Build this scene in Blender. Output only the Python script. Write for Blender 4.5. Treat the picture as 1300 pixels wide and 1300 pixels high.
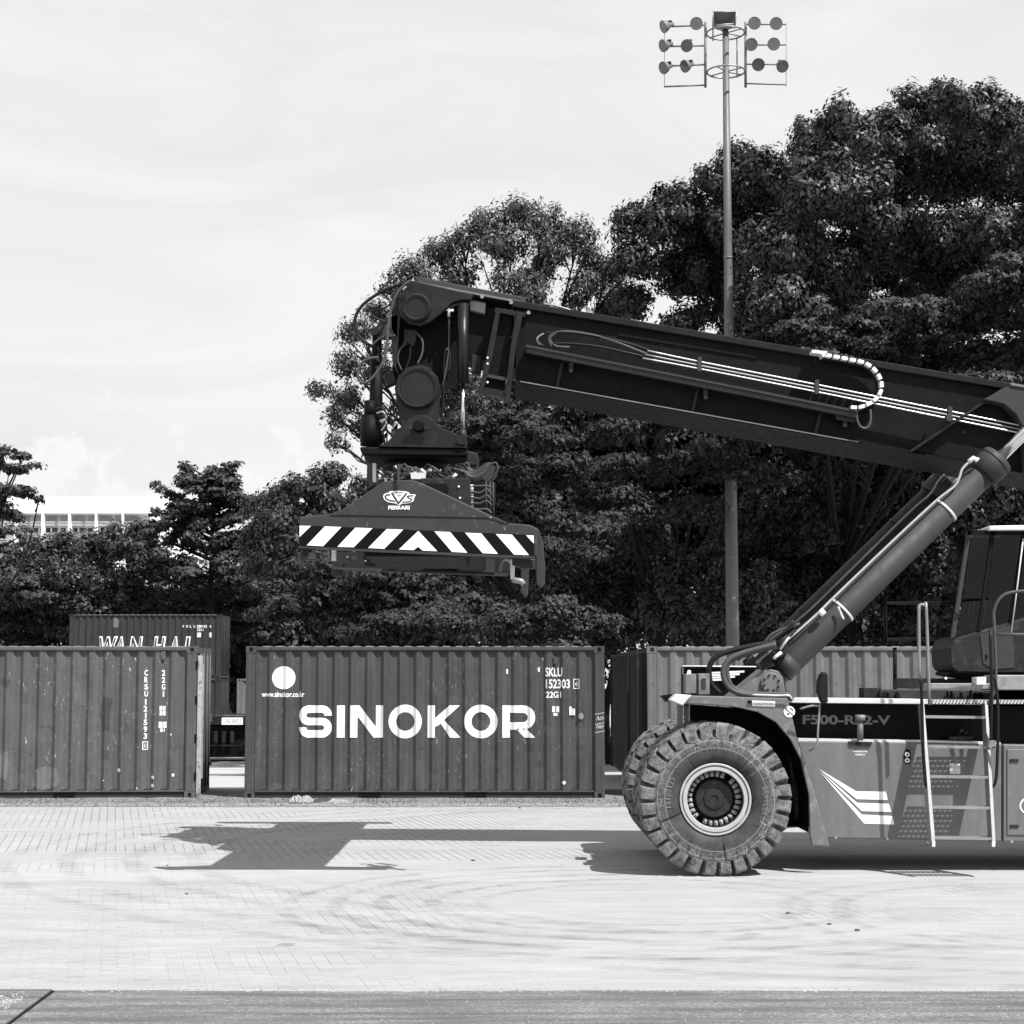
import bpy, bmesh, math, random
import numpy as np
from mathutils import Vector, Matrix

for _o in list(bpy.data.objects):
    bpy.data.objects.remove(_o)
scene = bpy.context.scene
COL = scene.collection
R = math.radians

# ------------------------------------------------------------------ camera
F_PX, CAM_H, HORIZON = 2250.0, 2.03, 862.0
PITCH = math.atan((HORIZON - 650.0) / F_PX)
cam_d = bpy.data.cameras.new('camera')
cam = bpy.data.objects.new('camera', cam_d)
COL.objects.link(cam)
cam.location = (0, 0, CAM_H)
cam.rotation_euler = (math.pi / 2 + PITCH, 0, 0)
cam_d.sensor_fit = 'HORIZONTAL'
cam_d.angle = 2 * math.atan(650.0 / F_PX)
cam_d.clip_start = 0.5
cam_d.clip_end = 3000
scene.camera = cam

# ------------------------------------------------------------------ light
SUN_DIR = Vector((0.395, -0.43, 0.81)).normalized()
SUN_EL = math.asin(SUN_DIR.z)
SUN_AZ = math.atan2(SUN_DIR.x, SUN_DIR.y)      # from +Y clockwise
sd = bpy.data.lights.new('sun', 'SUN')
sd.energy = 5.0
sd.angle = R(0.5)
sd.color = (1.0, 0.985, 0.97)
sun = bpy.data.objects.new('sun', sd)
COL.objects.link(sun)
sun.rotation_euler = SUN_DIR.to_track_quat('Z', 'Y').to_euler()

scene.view_settings.view_transform = 'Standard'
scene.view_settings.look = 'None'
scene.view_settings.exposure = 0.6
scene.view_settings.gamma = 1.0
scene.view_settings.use_curve_mapping = False

world = bpy.data.worlds.new('World')
scene.world = world
world.use_nodes = True
wn, wl = world.node_tree.nodes, world.node_tree.links
wn.clear()
out = wn.new('ShaderNodeOutputWorld')
bg = wn.new('ShaderNodeBackground')
bg.inputs['Strength'].default_value = 0.071
sky = wn.new('ShaderNodeTexSky')
sky.sky_type = 'NISHITA'
sky.sun_disc = False
sky.sun_elevation = SUN_EL
sky.sun_rotation = SUN_AZ
sky.dust_density = 2.0
bw = wn.new('ShaderNodeRGBToBW')
wl.new(sky.outputs[0], bw.inputs[0])
tc = wn.new('ShaderNodeTexCoord')
mp = wn.new('ShaderNodeMapping')
mp.inputs['Scale'].default_value = (1.6, 1.6, 5.0)
mp.inputs['Rotation'].default_value = (0, R(6), 0)
wl.new(tc.outputs['Generated'], mp.inputs[0])
n1 = wn.new('ShaderNodeTexNoise')
n1.inputs['Scale'].default_value = 2.6
n1.inputs['Detail'].default_value = 7
n1.inputs['Roughness'].default_value = 0.62
n1.inputs['Distortion'].default_value = 0.9
wl.new(mp.outputs[0], n1.inputs['Vector'])
r1 = wn.new('ShaderNodeMapRange')
r1.inputs['From Min'].default_value = 0.35
r1.inputs['From Max'].default_value = 0.65
r1.inputs['To Min'].default_value = 7.8
r1.inputs['To Max'].default_value = 8.75
wl.new(n1.outputs['Fac'], r1.inputs['Value'])
# low bank of cumulus near the horizon
sep = wn.new('ShaderNodeSeparateXYZ')
wl.new(tc.outputs['Generated'], sep.inputs[0])
n2 = wn.new('ShaderNodeTexNoise')
n2.inputs['Scale'].default_value = 23
n2.inputs['Detail'].default_value = 6
n2.inputs['Roughness'].default_value = 0.6
wl.new(tc.outputs['Generated'], n2.inputs['Vector'])
hm = wn.new('ShaderNodeMath'); hm.operation = 'MULTIPLY_ADD'
wl.new(n2.outputs['Fac'], hm.inputs[0])
hm.inputs[1].default_value = 0.24
hm.inputs[2].default_value = 0.008
gt = wn.new('ShaderNodeMath'); gt.operation = 'SUBTRACT'
wl.new(hm.outputs[0], gt.inputs[0]); wl.new(sep.outputs['Z'], gt.inputs[1])
cm = wn.new('ShaderNodeMapRange')
cm.inputs['From Min'].default_value = 0.0
cm.inputs['From Max'].default_value = 0.016
wl.new(gt.outputs[0], cm.inputs['Value'])
fd = wn.new('ShaderNodeMapRange')          # puffs thin out below their crests
fd.inputs['From Min'].default_value = 0.012
fd.inputs['From Max'].default_value = 0.05
fd.inputs['To Min'].default_value = 1.0
fd.inputs['To Max'].default_value = 0.25
wl.new(gt.outputs[0], fd.inputs['Value'])
pf = wn.new('ShaderNodeMath'); pf.operation = 'MULTIPLY'
wl.new(cm.outputs[0], pf.inputs[0]); wl.new(fd.outputs[0], pf.inputs[1])
cc = wn.new('ShaderNodeMix'); cc.data_type = 'FLOAT'
cc.inputs[3].default_value = 8.95
wl.new(pf.outputs[0], cc.inputs[0]); wl.new(r1.outputs[0], cc.inputs[2])
mx = wn.new('ShaderNodeMix'); mx.data_type = 'FLOAT'
# thin veil of cloud: its optical depth grows with the air mass towards the horizon
zc = wn.new('ShaderNodeMath'); zc.operation = 'MAXIMUM'; zc.inputs[1].default_value = 0.03
wl.new(sep.outputs['Z'], zc.inputs[0])
am = wn.new('ShaderNodeMath'); am.operation = 'DIVIDE'; am.inputs[0].default_value = -0.95
wl.new(zc.outputs[0], am.inputs[1])
ex = wn.new('ShaderNodeMath'); ex.operation = 'EXPONENT'
wl.new(am.outputs[0], ex.inputs[0])
vf = wn.new('ShaderNodeMath'); vf.operation = 'SUBTRACT'; vf.inputs[0].default_value = 1.0
wl.new(ex.outputs[0], vf.inputs[1])
wl.new(vf.outputs[0], mx.inputs[0])
wl.new(bw.outputs[0], mx.inputs[2]); wl.new(cc.outputs[0], mx.inputs[3])
cl = wn.new('ShaderNodeMath'); cl.operation = 'MINIMUM'
cl.inputs[1].default_value = 9.1
wl.new(mx.outputs[0], cl.inputs[0])
wl.new(cl.outputs[0], bg.inputs['Color'])
wl.new(bg.outputs[0], out.inputs[0])

# ------------------------------------------------------------------ picture -> place
_sa, _ca = math.sin(PITCH), math.cos(PITCH)


def P(px, py, Y):
    u = (px - 650.0) / F_PX
    v = (650.0 - py) / F_PX
    t = Y / (_ca - v * _sa)
    return Vector((t * u, Y, CAM_H + t * (_sa + v * _ca)))


def PPM(py, Y):
    v = (650.0 - py) / F_PX
    return F_PX * (_ca - v * _sa) / Y


# ------------------------------------------------------------------ materials
def nn(t, typ, **kw):
    n = t.nodes.new(typ)
    for k, v in kw.items():
        n.inputs[k].default_value = v
    return n


def mth(t, op, a, b=None, c=None):
    n = t.nodes.new('ShaderNodeMath'); n.operation = op
    for i, x in enumerate((a, b, c)):
        if x is None: continue
        if isinstance(x, (int, float)): n.inputs[i].default_value = x
        else: t.links.new(x, n.inputs[i])
    return n.outputs[0]


def rng(t, x, a, b, c=0.0, d=1.0):
    n = t.nodes.new('ShaderNodeMapRange')
    for k, v in zip(('From Min', 'From Max', 'To Min', 'To Max'), (a, b, c, d)):
        n.inputs[k].default_value = v
    t.links.new(x, n.inputs['Value'])
    return n.outputs[0]


def lerp(t, f, a, b):
    n = t.nodes.new('ShaderNodeMix'); n.data_type = 'FLOAT'
    for i, x in ((0, f), (2, a), (3, b)):
        if isinstance(x, (int, float)): n.inputs[i].default_value = x
        else: t.links.new(x, n.inputs[i])
    return n.outputs[0]


def noise(t, vec, scale, detail=4, rough=0.55, stretch=None, out='Fac'):
    if stretch:
        m = t.nodes.new('ShaderNodeMapping')
        m.inputs['Scale'].default_value = stretch
        t.links.new(vec, m.inputs[0]); vec = m.outputs[0]
    n = t.nodes.new('ShaderNodeTexNoise')
    n.inputs['Scale'].default_value = scale
    n.inputs['Detail'].default_value = detail
    n.inputs['Roughness'].default_value = rough
    t.links.new(vec, n.inputs['Vector'])
    return n.outputs[out]


def new_mat(name):
    m = bpy.data.materials.new(name)
    m.use_nodes = True
    t = m.node_tree
    b = t.nodes['Principled BSDF']
    return m, t, b


def pos(t):
    return t.nodes.new('ShaderNodeNewGeometry').outputs['Position']


def objc(t):
    return t.nodes.new('ShaderNodeTexCoord').outputs['Object']


def paint(name, v, rough=0.5, var=0.12, dirt=0.0, dirtv=0.3, metallic=0.0, spec=0.5, scale=3.0, streak=False, bump=0.0, scratch=0.0):
    if v < 0.5: v *= 0.76; dirtv *= 0.76
    m, t, b = new_mat(name)
    p = objc(t)
    n = noise(t, p, scale, 5, 0.6)
    val = rng(t, n, 0.25, 0.75, v * (1 - var), v * (1 + var))
    if streak:
        s = noise(t, p, 7.0, 4, 0.6, (1.0, 1.0, 0.12))
        val = mth(t, 'MULTIPLY', val, rng(t, s, 0.3, 0.7, 0.86, 1.14))
    if dirt != 0:
        d = noise(t, p, scale * 2.3, 7, 0.7)
        val = lerp(t, rng(t, d, 0.62 - dirt * 0.25, 0.75 - dirt * 0.2), val, dirtv)
    if scratch > 0:
        d = noise(t, p, 26, 3, 0.7, (1.0, 1.0, 0.45))
        d2 = noise(t, p, 1.6, 3, 0.6)
        f = mth(t, 'MULTIPLY', rng(t, d, 0.66, 0.72), rng(t, d2, 0.5, 0.62))
        val = lerp(t, mth(t, 'MULTIPLY', f, scratch), val, 0.55)
    t.links.new(val, b.inputs['Base Color'])
    rr = noise(t, p, scale * 4, 4)
    t.links.new(rng(t, rr, 0.3, 0.7, max(0.05, rough - 0.08), min(1, rough + 0.1)), b.inputs['Roughness'])
    b.inputs['Metallic'].default_value = metallic
    b.inputs['Specular IOR Level'].default_value = spec
    if bump:
        bp = t.nodes.new('ShaderNodeBump'); bp.inputs['Strength'].default_value = bump
        bp.inputs['Distance'].default_value = 0.01
        t.links.new(noise(t, p, scale * 5, 5), bp.inputs['Height'])
        t.links.new(bp.outputs[0], b.inputs['Normal'])
    return m


def cont_mat(name, v, wear=0.5, patches=0.3):
    v *= 0.66
    m, t, b = new_mat(name)
    p = objc(t)
    base = rng(t, noise(t, p, 1.1, 4, 0.6), 0.3, 0.7, v * 0.88, v * 1.12)
    st = noise(t, p, 9.0, 5, 0.6, (1.0, 1.0, 0.08))
    base = mth(t, 'MULTIPLY', base, rng(t, st, 0.3, 0.7, 0.84, 1.14))
    fine = noise(t, p, 45, 4, 0.6)
    base = mth(t, 'MULTIPLY', base, rng(t, fine, 0.3, 0.7, 0.92, 1.08))
    # repaired paint patches (blocks)
    vo = t.nodes.new('ShaderNodeTexVoronoi'); vo.distance = 'CHEBYCHEV'
    vo.inputs['Scale'].default_value = 1.7
    vo.inputs['Randomness'].default_value = 0.9
    t.links.new(p, vo.inputs['Vector'])
    sp = t.nodes.new('ShaderNodeSeparateColor'); t.links.new(vo.outputs['Color'], sp.inputs[0])
    pm = mth(t, 'MULTIPLY', rng(t, sp.outputs[0], 0.8, 0.81), mth(t, 'LESS_THAN', vo.outputs['Distance'], 0.16))
    base = mth(t, 'MULTIPLY', base, lerp(t, mth(t, 'MULTIPLY', pm, patches), 1.0, 1.35))
    # scraped bright specks, elongated vertically, in loose zones
    zone = rng(t, noise(t, p, 0.9, 3, 0.6), 0.44, 0.60)
    sc = rng(t, noise(t, p, 26, 4, 0.75, (1.0, 1.0, 0.3)), 0.61, 0.70)
    base = lerp(t, mth(t, 'MULTIPLY', mth(t, 'MULTIPLY', zone, sc), wear), base, 0.5)
    # rust blotches darker
    ru = rng(t, noise(t, p, 4.5, 7, 0.72), 0.58, 0.68)
    base = lerp(t, mth(t, 'MULTIPLY', ru, 0.55), base, v * 0.45)
    # rust runs coming down from the top rail
    sz_ = t.nodes.new('ShaderNodeSeparateXYZ'); t.links.new(p, sz_.inputs[0])
    run = rng(t, noise(t, p, 7.5, 3, 0.6, (1.0, 1.0, 0.03)), 0.60, 0.68)
    run = mth(t, 'MULTIPLY', run, rng(t, sz_.outputs['Z'], 0.9, 2.45, 0.0, 1.0))
    run = mth(t, 'MULTIPLY', run, rng(t, noise(t, p, 12, 5, 0.7), 0.35, 0.6))
    base = lerp(t, mth(t, 'MULTIPLY', run, 0.6), base, v * 0.5)
    # splash dirt near the bottom
    sepz = t.nodes.new('ShaderNodeSeparateXYZ'); t.links.new(p, sepz.inputs[0])
    low = mth(t, 'MULTIPLY', rng(t, sepz.outputs['Z'], 0.15, 0.75, 1.0, 0.0), rng(t, noise(t, p, 6, 6, 0.7), 0.42, 0.62))
    base = lerp(t, mth(t, 'MULTIPLY', low, 0.35), base, v * 1.7)
    t.links.new(base, b.inputs['Base Color'])
    b.inputs['Roughness'].default_value = 0.62
    b.inputs['Specular IOR Level'].default_value = 0.2
    bp = t.nodes.new('ShaderNodeBump'); bp.inputs['Strength'].default_value = 0.5
    bp.inputs['Distance'].default_value = 0.03
    t.links.new(noise(t, p, 3.0, 4), bp.inputs['Height'])
    t.links.new(bp.outputs[0], b.inputs['Normal'])
    return m


def ground_val(t, p, lo_joint=False):
    """pale dusty yard surface in world coordinates"""
    sx = t.nodes.new('ShaderNodeSeparateXYZ'); t.links.new(p, sx.inputs[0])
    X, Y = sx.outputs['X'], sx.outputs['Y']
    base = rng(t, noise(t, p, 0.6, 5, 0.6), 0.3, 0.7, 0.30, 0.345)
    st = noise(t, p, 3.0, 6, 0.62, (0.25, 1.6, 1.0))
    base = mth(t, 'MULTIPLY', base, rng(t, st, 0.3, 0.7, 0.90, 1.07))
    gr = noise(t, p, 60, 3, 0.6, (0.5, 1, 1))
    base = mth(t, 'MULTIPLY', base, rng(t, gr, 0.25, 0.75, 0.88, 1.10))
    s2 = noise(t, p, 9.0, 6, 0.7, (0.22, 1.8, 1.0))
    base = mth(t, 'MULTIPLY', base, rng(t, s2, 0.3, 0.7, 0.90, 1.07))
    sk = rng(t, noise(t, p, 1.6, 5, 0.7, (0.16, 2.2, 1.0)), 0.60, 0.72)
    base = mth(t, 'MULTIPLY', base, lerp(t, sk, 1.0, 0.86))

    def arcs(cx, cy, r0, r1, freq, amt, base, xm=None, ell=1.0):
        wob = mth(t, 'MULTIPLY', mth(t, 'SUBTRACT', noise(t, p, 0.7, 3), 0.5), 0.28)
        dx = mth(t, 'MULTIPLY', mth(t, 'SUBTRACT', X, cx), ell)
        dy = mth(t, 'SUBTRACT', Y, cy)
        r = mth(t, 'SQRT', mth(t, 'ADD', mth(t, 'MULTIPLY', dx, dx), mth(t, 'MULTIPLY', dy, dy)))
        r = mth(t, 'ADD', r, wob)
        s = mth(t, 'SINE', mth(t, 'MULTIPLY', r, freq))
        s = rng(t, s, 0.25, 0.8)
        band = mth(t, 'MULTIPLY', rng(t, r, r0, r0 + 0.25), rng(t, r, r1 - 0.4, r1, 1.0, 0.0))
        k = mth(t, 'MULTIPLY', s, band)
        k = mth(t, 'MULTIPLY', k, rng(t, noise(t, p, 0.9, 5, 0.65), 0.36, 0.56))
        an = mth(t, 'ARCTAN2', dy, dx)
        bars = rng(t, mth(t, 'SINE', mth(t, 'ADD', mth(t, 'MULTIPLY', an, r0 * 26.0), mth(t, 'MULTIPLY', r, 9.0))), -0.2, 0.5, 0.55, 1.0)
        k = mth(t, 'MULTIPLY', k, bars)
        if xm is not None:
            k = mth(t, 'MULTIPLY', k, rng(t, X, xm, xm + 1.5, 1.0, 0.0))
        return mth(t, 'MULTIPLY', base, lerp(t, mth(t, 'MULTIPLY', k, amt), 1.0, 0.64))
    base = arcs(1.2, 16.4, 1.3, 3.6, 14.0, 0.75, base, 2.2)
    base = arcs(5.2, 15.6, 1.8, 3.1, 14.0, 0.5, base, 5.0)
    base = arcs(6.5, 21.5, 7.5, 10.2, 11.0, 0.55, base, None, 0.8)
    base = arcs(4.0, 28.5, 14.0, 17.5, 9.0, 0.22, base, None, 0.7)
    # sanded lane and the darker edge next to it
    wy = mth(t, 'ADD', Y, mth(t, 'MULTIPLY', mth(t, 'SUBTRACT', noise(t, p, 0.5, 4), 0.5), 0.5))
    lane = mth(t, 'MULTIPLY', rng(t, wy, 18.0, 18.35), rng(t, wy, 19.8, 21.0, 1.0, 0.0))
    base = mth(t, 'MULTIPLY', base, lerp(t, lane, 1.0, 1.07))
    edge = mth(t, 'MULTIPLY', rng(t, wy, 17.7, 18.05), rng(t, wy, 18.05, 18.15, 1.0, 0.0))
    edge = mth(t, 'MULTIPLY', edge, rng(t, X, -1.0, 1.0, 1.0, 0.0))
    base = mth(t, 'MULTIPLY', base, lerp(t, edge, 1.0, 0.93))
    # oil spots
    oil = rng(t, noise(t, p, 2.2, 2, 0.5, (0.6, 1, 1)), 0.735, 0.75)
    base = lerp(t, mth(t, 'MULTIPLY', oil, 0.6), base, 0.16)
    return base, X, Y


def mat_paver():
    m, t, b = new_mat('concrete_paver')
    p = pos(t)
    base, X, Y = ground_val(t, p)
    ri = t.nodes.new('ShaderNodeNewGeometry').outputs['Random Per Island']
    base = mth(t, 'MULTIPLY', base, rng(t, ri, 0, 1, 0.975, 1.02))
    t.links.new(base, b.inputs['Base Color'])
    b.inputs['Roughness'].default_value = 0.9
    b.inputs['Specular IOR Level'].default_value = 0.15
    return m


def mat_bed():
    m, t, b = new_mat('joint_sand')
    p = pos(t)
    base, X, Y = ground_val(t, p)
    far = rng(t, Y, 18.5, 21.5)
    sz = t.nodes.new('ShaderNodeSeparateXYZ'); t.links.new(p, sz.inputs[0])
    dust = rng(t, sz.outputs['Z'], -0.0028, -0.0004, 1.0, 0.0)
    near = lerp(t, dust, 1.0, 1.13)
    base = mth(t, 'MULTIPLY', base, lerp(t, far, near, lerp(t, dust, 1.0, 0.62)))
    t.links.new(base, b.inputs['Base Color'])
    b.inputs['Roughness'].default_value = 0.95
    b.inputs['Specular IOR Level'].default_value = 0.1
    return m


def mat_yard():
    m, t, b = new_mat('dusty_yard')
    p = pos(t)
    base = rng(t, noise(t, p, 0.35, 6, 0.65), 0.3, 0.7, 0.32, 0.40)
    tr = rng(t, noise(t, p, 1.4, 5, 0.65, (0.12, 1.0, 1.0)), 0.55, 0.72)
    base = mth(t, 'MULTIPLY', base, lerp(t, tr, 1.0, 0.7))
    t.links.new(base, b.inputs['Base Color'])
    b.inputs['Roughness'].default_value = 0.95
    return m


def mat_asphalt():
    m, t, b = new_mat('worn_asphalt')
    p = pos(t)
    base = rng(t, noise(t, p, 120, 3, 0.7, (0.6, 1, 1)), 0.25, 0.75, 0.055, 0.14)
    s = rng(t, noise(t, p, 2.0, 6, 0.7, (0.35, 3.0, 1.0)), 0.40, 0.60)
    g = rng(t, noise(t, p, 90, 3, 0.8, (0.5, 1, 1)), 0.42, 0.62)
    base = lerp(t, mth(t, 'MULTIPLY', mth(t, 'MULTIPLY', s, g), 0.8), base, 0.33)
    sp = rng(t, noise(t, p, 55, 1, 0.5), 0.74, 0.76)
    base = lerp(t, sp, base, 0.75)
    t.links.new(base, b.inputs['Base Color'])
    b.inputs['Roughness'].default_value = 0.9
    b.inputs['Specular IOR Level'].default_value = 0.2
    bp = t.nodes.new('ShaderNodeBump'); bp.inputs['Strength'].default_value = 0.5
    bp.inputs['Distance'].default_value = 0.01
    t.links.new(noise(t, p, 80, 4), bp.inputs['Height']); t.links.new(bp.outputs[0], b.inputs['Normal'])
    return m


def mat_leaf(name, v, var=0.45, rough=0.42, spec=0.5, trans=0.25):
    v *= 0.82
    m, t, b = new_mat(name)
    g = t.nodes.new('ShaderNodeNewGeometry')
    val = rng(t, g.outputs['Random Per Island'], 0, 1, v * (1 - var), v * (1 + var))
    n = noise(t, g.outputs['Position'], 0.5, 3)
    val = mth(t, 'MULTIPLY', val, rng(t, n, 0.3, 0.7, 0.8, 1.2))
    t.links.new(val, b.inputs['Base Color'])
    b.inputs['Roughness'].default_value = rough
    b.inputs['Specular IOR Level'].default_value = spec
    return m


def mat_glass():
    m, t, b = new_mat('cab_glass')
    t.nodes.remove(b)
    o = t.nodes['Material Output']
    tr = t.nodes.new('ShaderNodeBsdfTransparent'); tr.inputs[0].default_value = (0.3, 0.3, 0.3, 1)
    gl = t.nodes.new('ShaderNodeBsdfGlossy'); gl.inputs['Roughness'].default_value = 0.03
    fr = t.nodes.new('ShaderNodeFresnel'); fr.inputs[0].default_value = 1.5
    mxs = t.nodes.new('ShaderNodeMixShader')
    t.links.new(mth(t, 'MULTIPLY', fr.outputs[0], 0.7), mxs.inputs[0])
    t.links.new(tr.outputs[0], mxs.inputs[1]); t.links.new(gl.outputs[0], mxs.inputs[2])
    t.links.new(mxs.outputs[0], o.inputs[0])
    return m


def mat_tyre():
    m, t, b = new_mat('dusty_tyre_rubber')
    p = objc(t)
    sx = t.nodes.new('ShaderNodeSeparateXYZ'); t.links.new(p, sx.inputs[0])
    X, Z = sx.outputs['X'], sx.outputs['Z']
    r = mth(t, 'SQRT', mth(t, 'ADD', mth(t, 'MULTIPLY', X, X), mth(t, 'MULTIPLY', Z, Z)))
    an = mth(t, 'ARCTAN2', Z, X)
    base = rng(t, noise(t, p, 5, 6, 0.7), 0.3, 0.7, 0.02, 0.065)
    # cracks: fine radial and crossing dusty lines on the side wall
    cb = t.nodes.new('ShaderNodeCombineXYZ')
    t.links.new(mth(t, 'MULTIPLY', an, 4.5), cb.inputs[0]); t.links.new(mth(t, 'MULTIPLY', r, 7.0), cb.inputs[1])
    vo = t.nodes.new('ShaderNodeTexVoronoi'); vo.feature = 'DISTANCE_TO_EDGE'
    vo.inputs['Scale'].default_value = 1.7
    t.links.new(cb.outputs[0], vo.inputs['Vector'])
    crack = rng(t, vo.outputs['Distance'], 0.0, 0.035, 1.0, 0.0)
    zone = mth(t, 'MULTIPLY', rng(t, r, 0.46, 0.56), rng(t, noise(t, p, 7, 3), 0.36, 0.6))
    base = lerp(t, mth(t, 'MULTIPLY', mth(t, 'MULTIPLY', crack, zone), 0.75), base, 0.36)
    dust = mth(t, 'MULTIPLY', rng(t, r, 0.50, 0.66), rng(t, noise(t, p, 11, 5, 0.7), 0.35, 0.65))
    base = lerp(t, mth(t, 'MULTIPLY', dust, 0.75), base, 0.24)
    ring = None
    for rr in (0.605, 0.53):
        q = rng(t, mth(t, 'ABSOLUTE', mth(t, 'SUBTRACT', r, rr)), 0.0, 0.006, 1.0, 0.0)
        base = lerp(t, mth(t, 'MULTIPLY', q, 0.6), base, 0.34)
    t.links.new(base, b.inputs['Base Color'])
    b.inputs['Roughness'].default_value = 0.8
    b.inputs['Specular IOR Level'].default_value = 0.3
    bp = t.nodes.new('ShaderNodeBump'); bp.inputs['Strength'].default_value = 0.4
    bp.inputs['Distance'].default_value = 0.01
    t.links.new(noise(t, p, 25, 5), bp.inputs['Height']); t.links.new(bp.outputs[0], b.inputs['Normal'])
    return m


M = {}
M['black'] = paint('black_paint', 0.006, 0.6, 0.3, spec=0.12)
M['boom'] = paint('boom_dark_paint', 0.011, 0.35, 0.2, dirt=0.15, dirtv=0.025, spec=0.25)
M['boom2'] = paint('boom_side_paint', 0.009, 0.5, 0.25, spec=0.1, dirt=0.15, dirtv=0.02, scratch=0.12)
M['head'] = paint('head_paint', 0.015, 0.33, 0.3, dirt=0.2, dirtv=0.035, spec=0.3)
M['spread'] = paint('spreader_paint', 0.045, 0.5, 0.16, spec=0.25, dirt=0.15, dirtv=0.11, scratch=0.5)
M['grey'] = paint('machine_grey_paint', 0.165, 0.42, 0.08, dirt=0.18, dirtv=0.22, streak=True)
M['fender'] = paint('fender_grey_paint', 0.165, 0.5, 0.1, dirt=0.35, dirtv=0.27, scratch=0.5)
M['dgrey'] = paint('dark_grey_paint', 0.024, 0.5, 0.25, dirt=0.25, dirtv=0.07, spec=0.2)
M['cyl'] = paint('cylinder_paint', 0.042, 0.6, 0.2, dirt=0.3, dirtv=0.035, scale=2.0, spec=0.3)
M['white'] = paint('white_paint', 0.8, 0.5, 0.04)
M['offwhite'] = paint('offwhite_paint', 0.55, 0.55, 0.1, dirt=0.2, dirtv=0.3)
M['lettergrey'] = paint('grey_lettering', 0.21, 0.5, 0.05)
M['stripeblack'] = paint('black_stripe', 0.005, 0.6, 0.1, spec=0.1)
M['chrome'] = paint('chrome_rod', 0.75, 0.16, 0.03, metallic=1.0)
M['steel'] = paint('galvanised_steel', 0.34, 0.45, 0.18, dirt=0.25, dirtv=0.2, metallic=0.35)
M['rail'] = paint('handrail_steel', 0.26, 0.45, 0.18, metallic=0.3)
M['pipe'] = paint('zinc_pipe', 0.5, 0.32, 0.1, metallic=0.5)
M['hose'] = paint('rubber_hose', 0.012, 0.5, 0.2, spec=0.2)
M['hose2'] = paint('dusty_hose', 0.075, 0.5, 0.3, spec=0.3)
M['rim'] = paint('rim_paint', 0.499, 0.42, 0.1, dirt=0.25, dirtv=0.33, scale=9)
M['hub'] = paint('hub_grease', 0.022, 0.5, 0.4, dirt=0.3, dirtv=0.07, scale=12, spec=0.3)
M['nut'] = paint('wheel_clamp_metal', 0.49, 0.45, 0.2, dirt=0.3, dirtv=0.2, scale=20)
M['tyre'] = mat_tyre()
M['glass'] = mat_glass()
M['pole'] = paint('mast_galvanised', 0.14, 0.5, 0.12, dirt=0.2, dirtv=0.3, streak=True, scale=1.0)
M['lampback'] = paint('floodlight_metal', 0.17, 0.5, 0.2)
M['lampglass'] = paint('floodlight_lens', 0.13, 0.15, 0.2)
M['paver'] = mat_paver()
M['bed'] = mat_bed()
M['yard'] = mat_yard()
M['asphalt'] = mat_asphalt()
M['c_left'] = cont_mat('weathered_grey_container', 0.128, 1.0, 0.4)
M['c_sino'] = cont_mat('dark_grey_container', 0.088, 0.55, 0.25)
M['c_right'] = cont_mat('light_grey_container', 0.19, 0.25, 0.1)
M['c_wan'] = cont_mat('deep_grey_container', 0.048, 0.3, 0.7)
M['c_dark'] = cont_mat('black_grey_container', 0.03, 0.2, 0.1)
M['c_roof'] = cont_mat('container_roof', 0.2, 0.4, 0.1)
M['rust'] = paint('rusty_pale_door_edge', 0.42, 0.7, 0.25, dirt=0.4, dirtv=0.15, streak=True, scale=6)
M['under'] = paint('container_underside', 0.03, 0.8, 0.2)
M['decal'] = paint('white_decal', 0.74, 0.6, 0.07, dirt=-0.15, dirtv=0.3, scale=9)
M['decal2'] = paint('worn_white_decal', 0.6, 0.6, 0.2, dirt=0.3, dirtv=0.3, scale=14)
M['greyfill'] = paint('grey_letter_fill', 0.26, 0.6, 0.05)
M['leaf_broad'] = mat_leaf('leaf_broad', 0.043, 0.5, 0.45, 0.3)
M['leaf_airy'] = mat_leaf('leaf_airy', 0.068, 0.5, 0.45, 0.3)
M['leaf_fine'] = mat_leaf('leaf_fine', 0.046, 0.45, 0.55, 0.2)
M['leaf_mid'] = mat_leaf('leaf_mid', 0.036, 0.5, 0.55, 0.15)
M['leaf_shade'] = mat_leaf('leaf_shade', 0.026, 0.5, 0.5, 0.2)  # darker leaf tone: the deep shade under the crowns is put into the colour
M['bark'] = paint('bark', 0.022, 0.95, 0.3, spec=0.08, scale=4, streak=True, bump=0.4)
M['wall'] = paint('white_render_wall', 0.8, 0.8, 0.04, streak=True, scale=0.4)
M['louvre'] = paint('grey_louvre', 0.42, 0.7, 0.1)
M['window'] = paint('dark_window', 0.03, 0.15, 0.1)
M['cloth'] = paint('dirty_cloth', 0.34, 0.9, 0.25, dirt=0.4, dirtv=0.12, scale=9)
M['cloth2'] = paint('dark_cloth', 0.06, 0.9, 0.3, scale=9)
M['grass'] = mat_leaf('dry_grass', 0.16, 0.6, 0.8, 0.1)
M['gravel'] = paint('verge_soil', 0.2, 0.95, 0.4, scale=6, dirt=0.5, dirtv=0.38)
M['debris'] = paint('pale_debris', 0.36, 0.9, 0.4)


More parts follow.
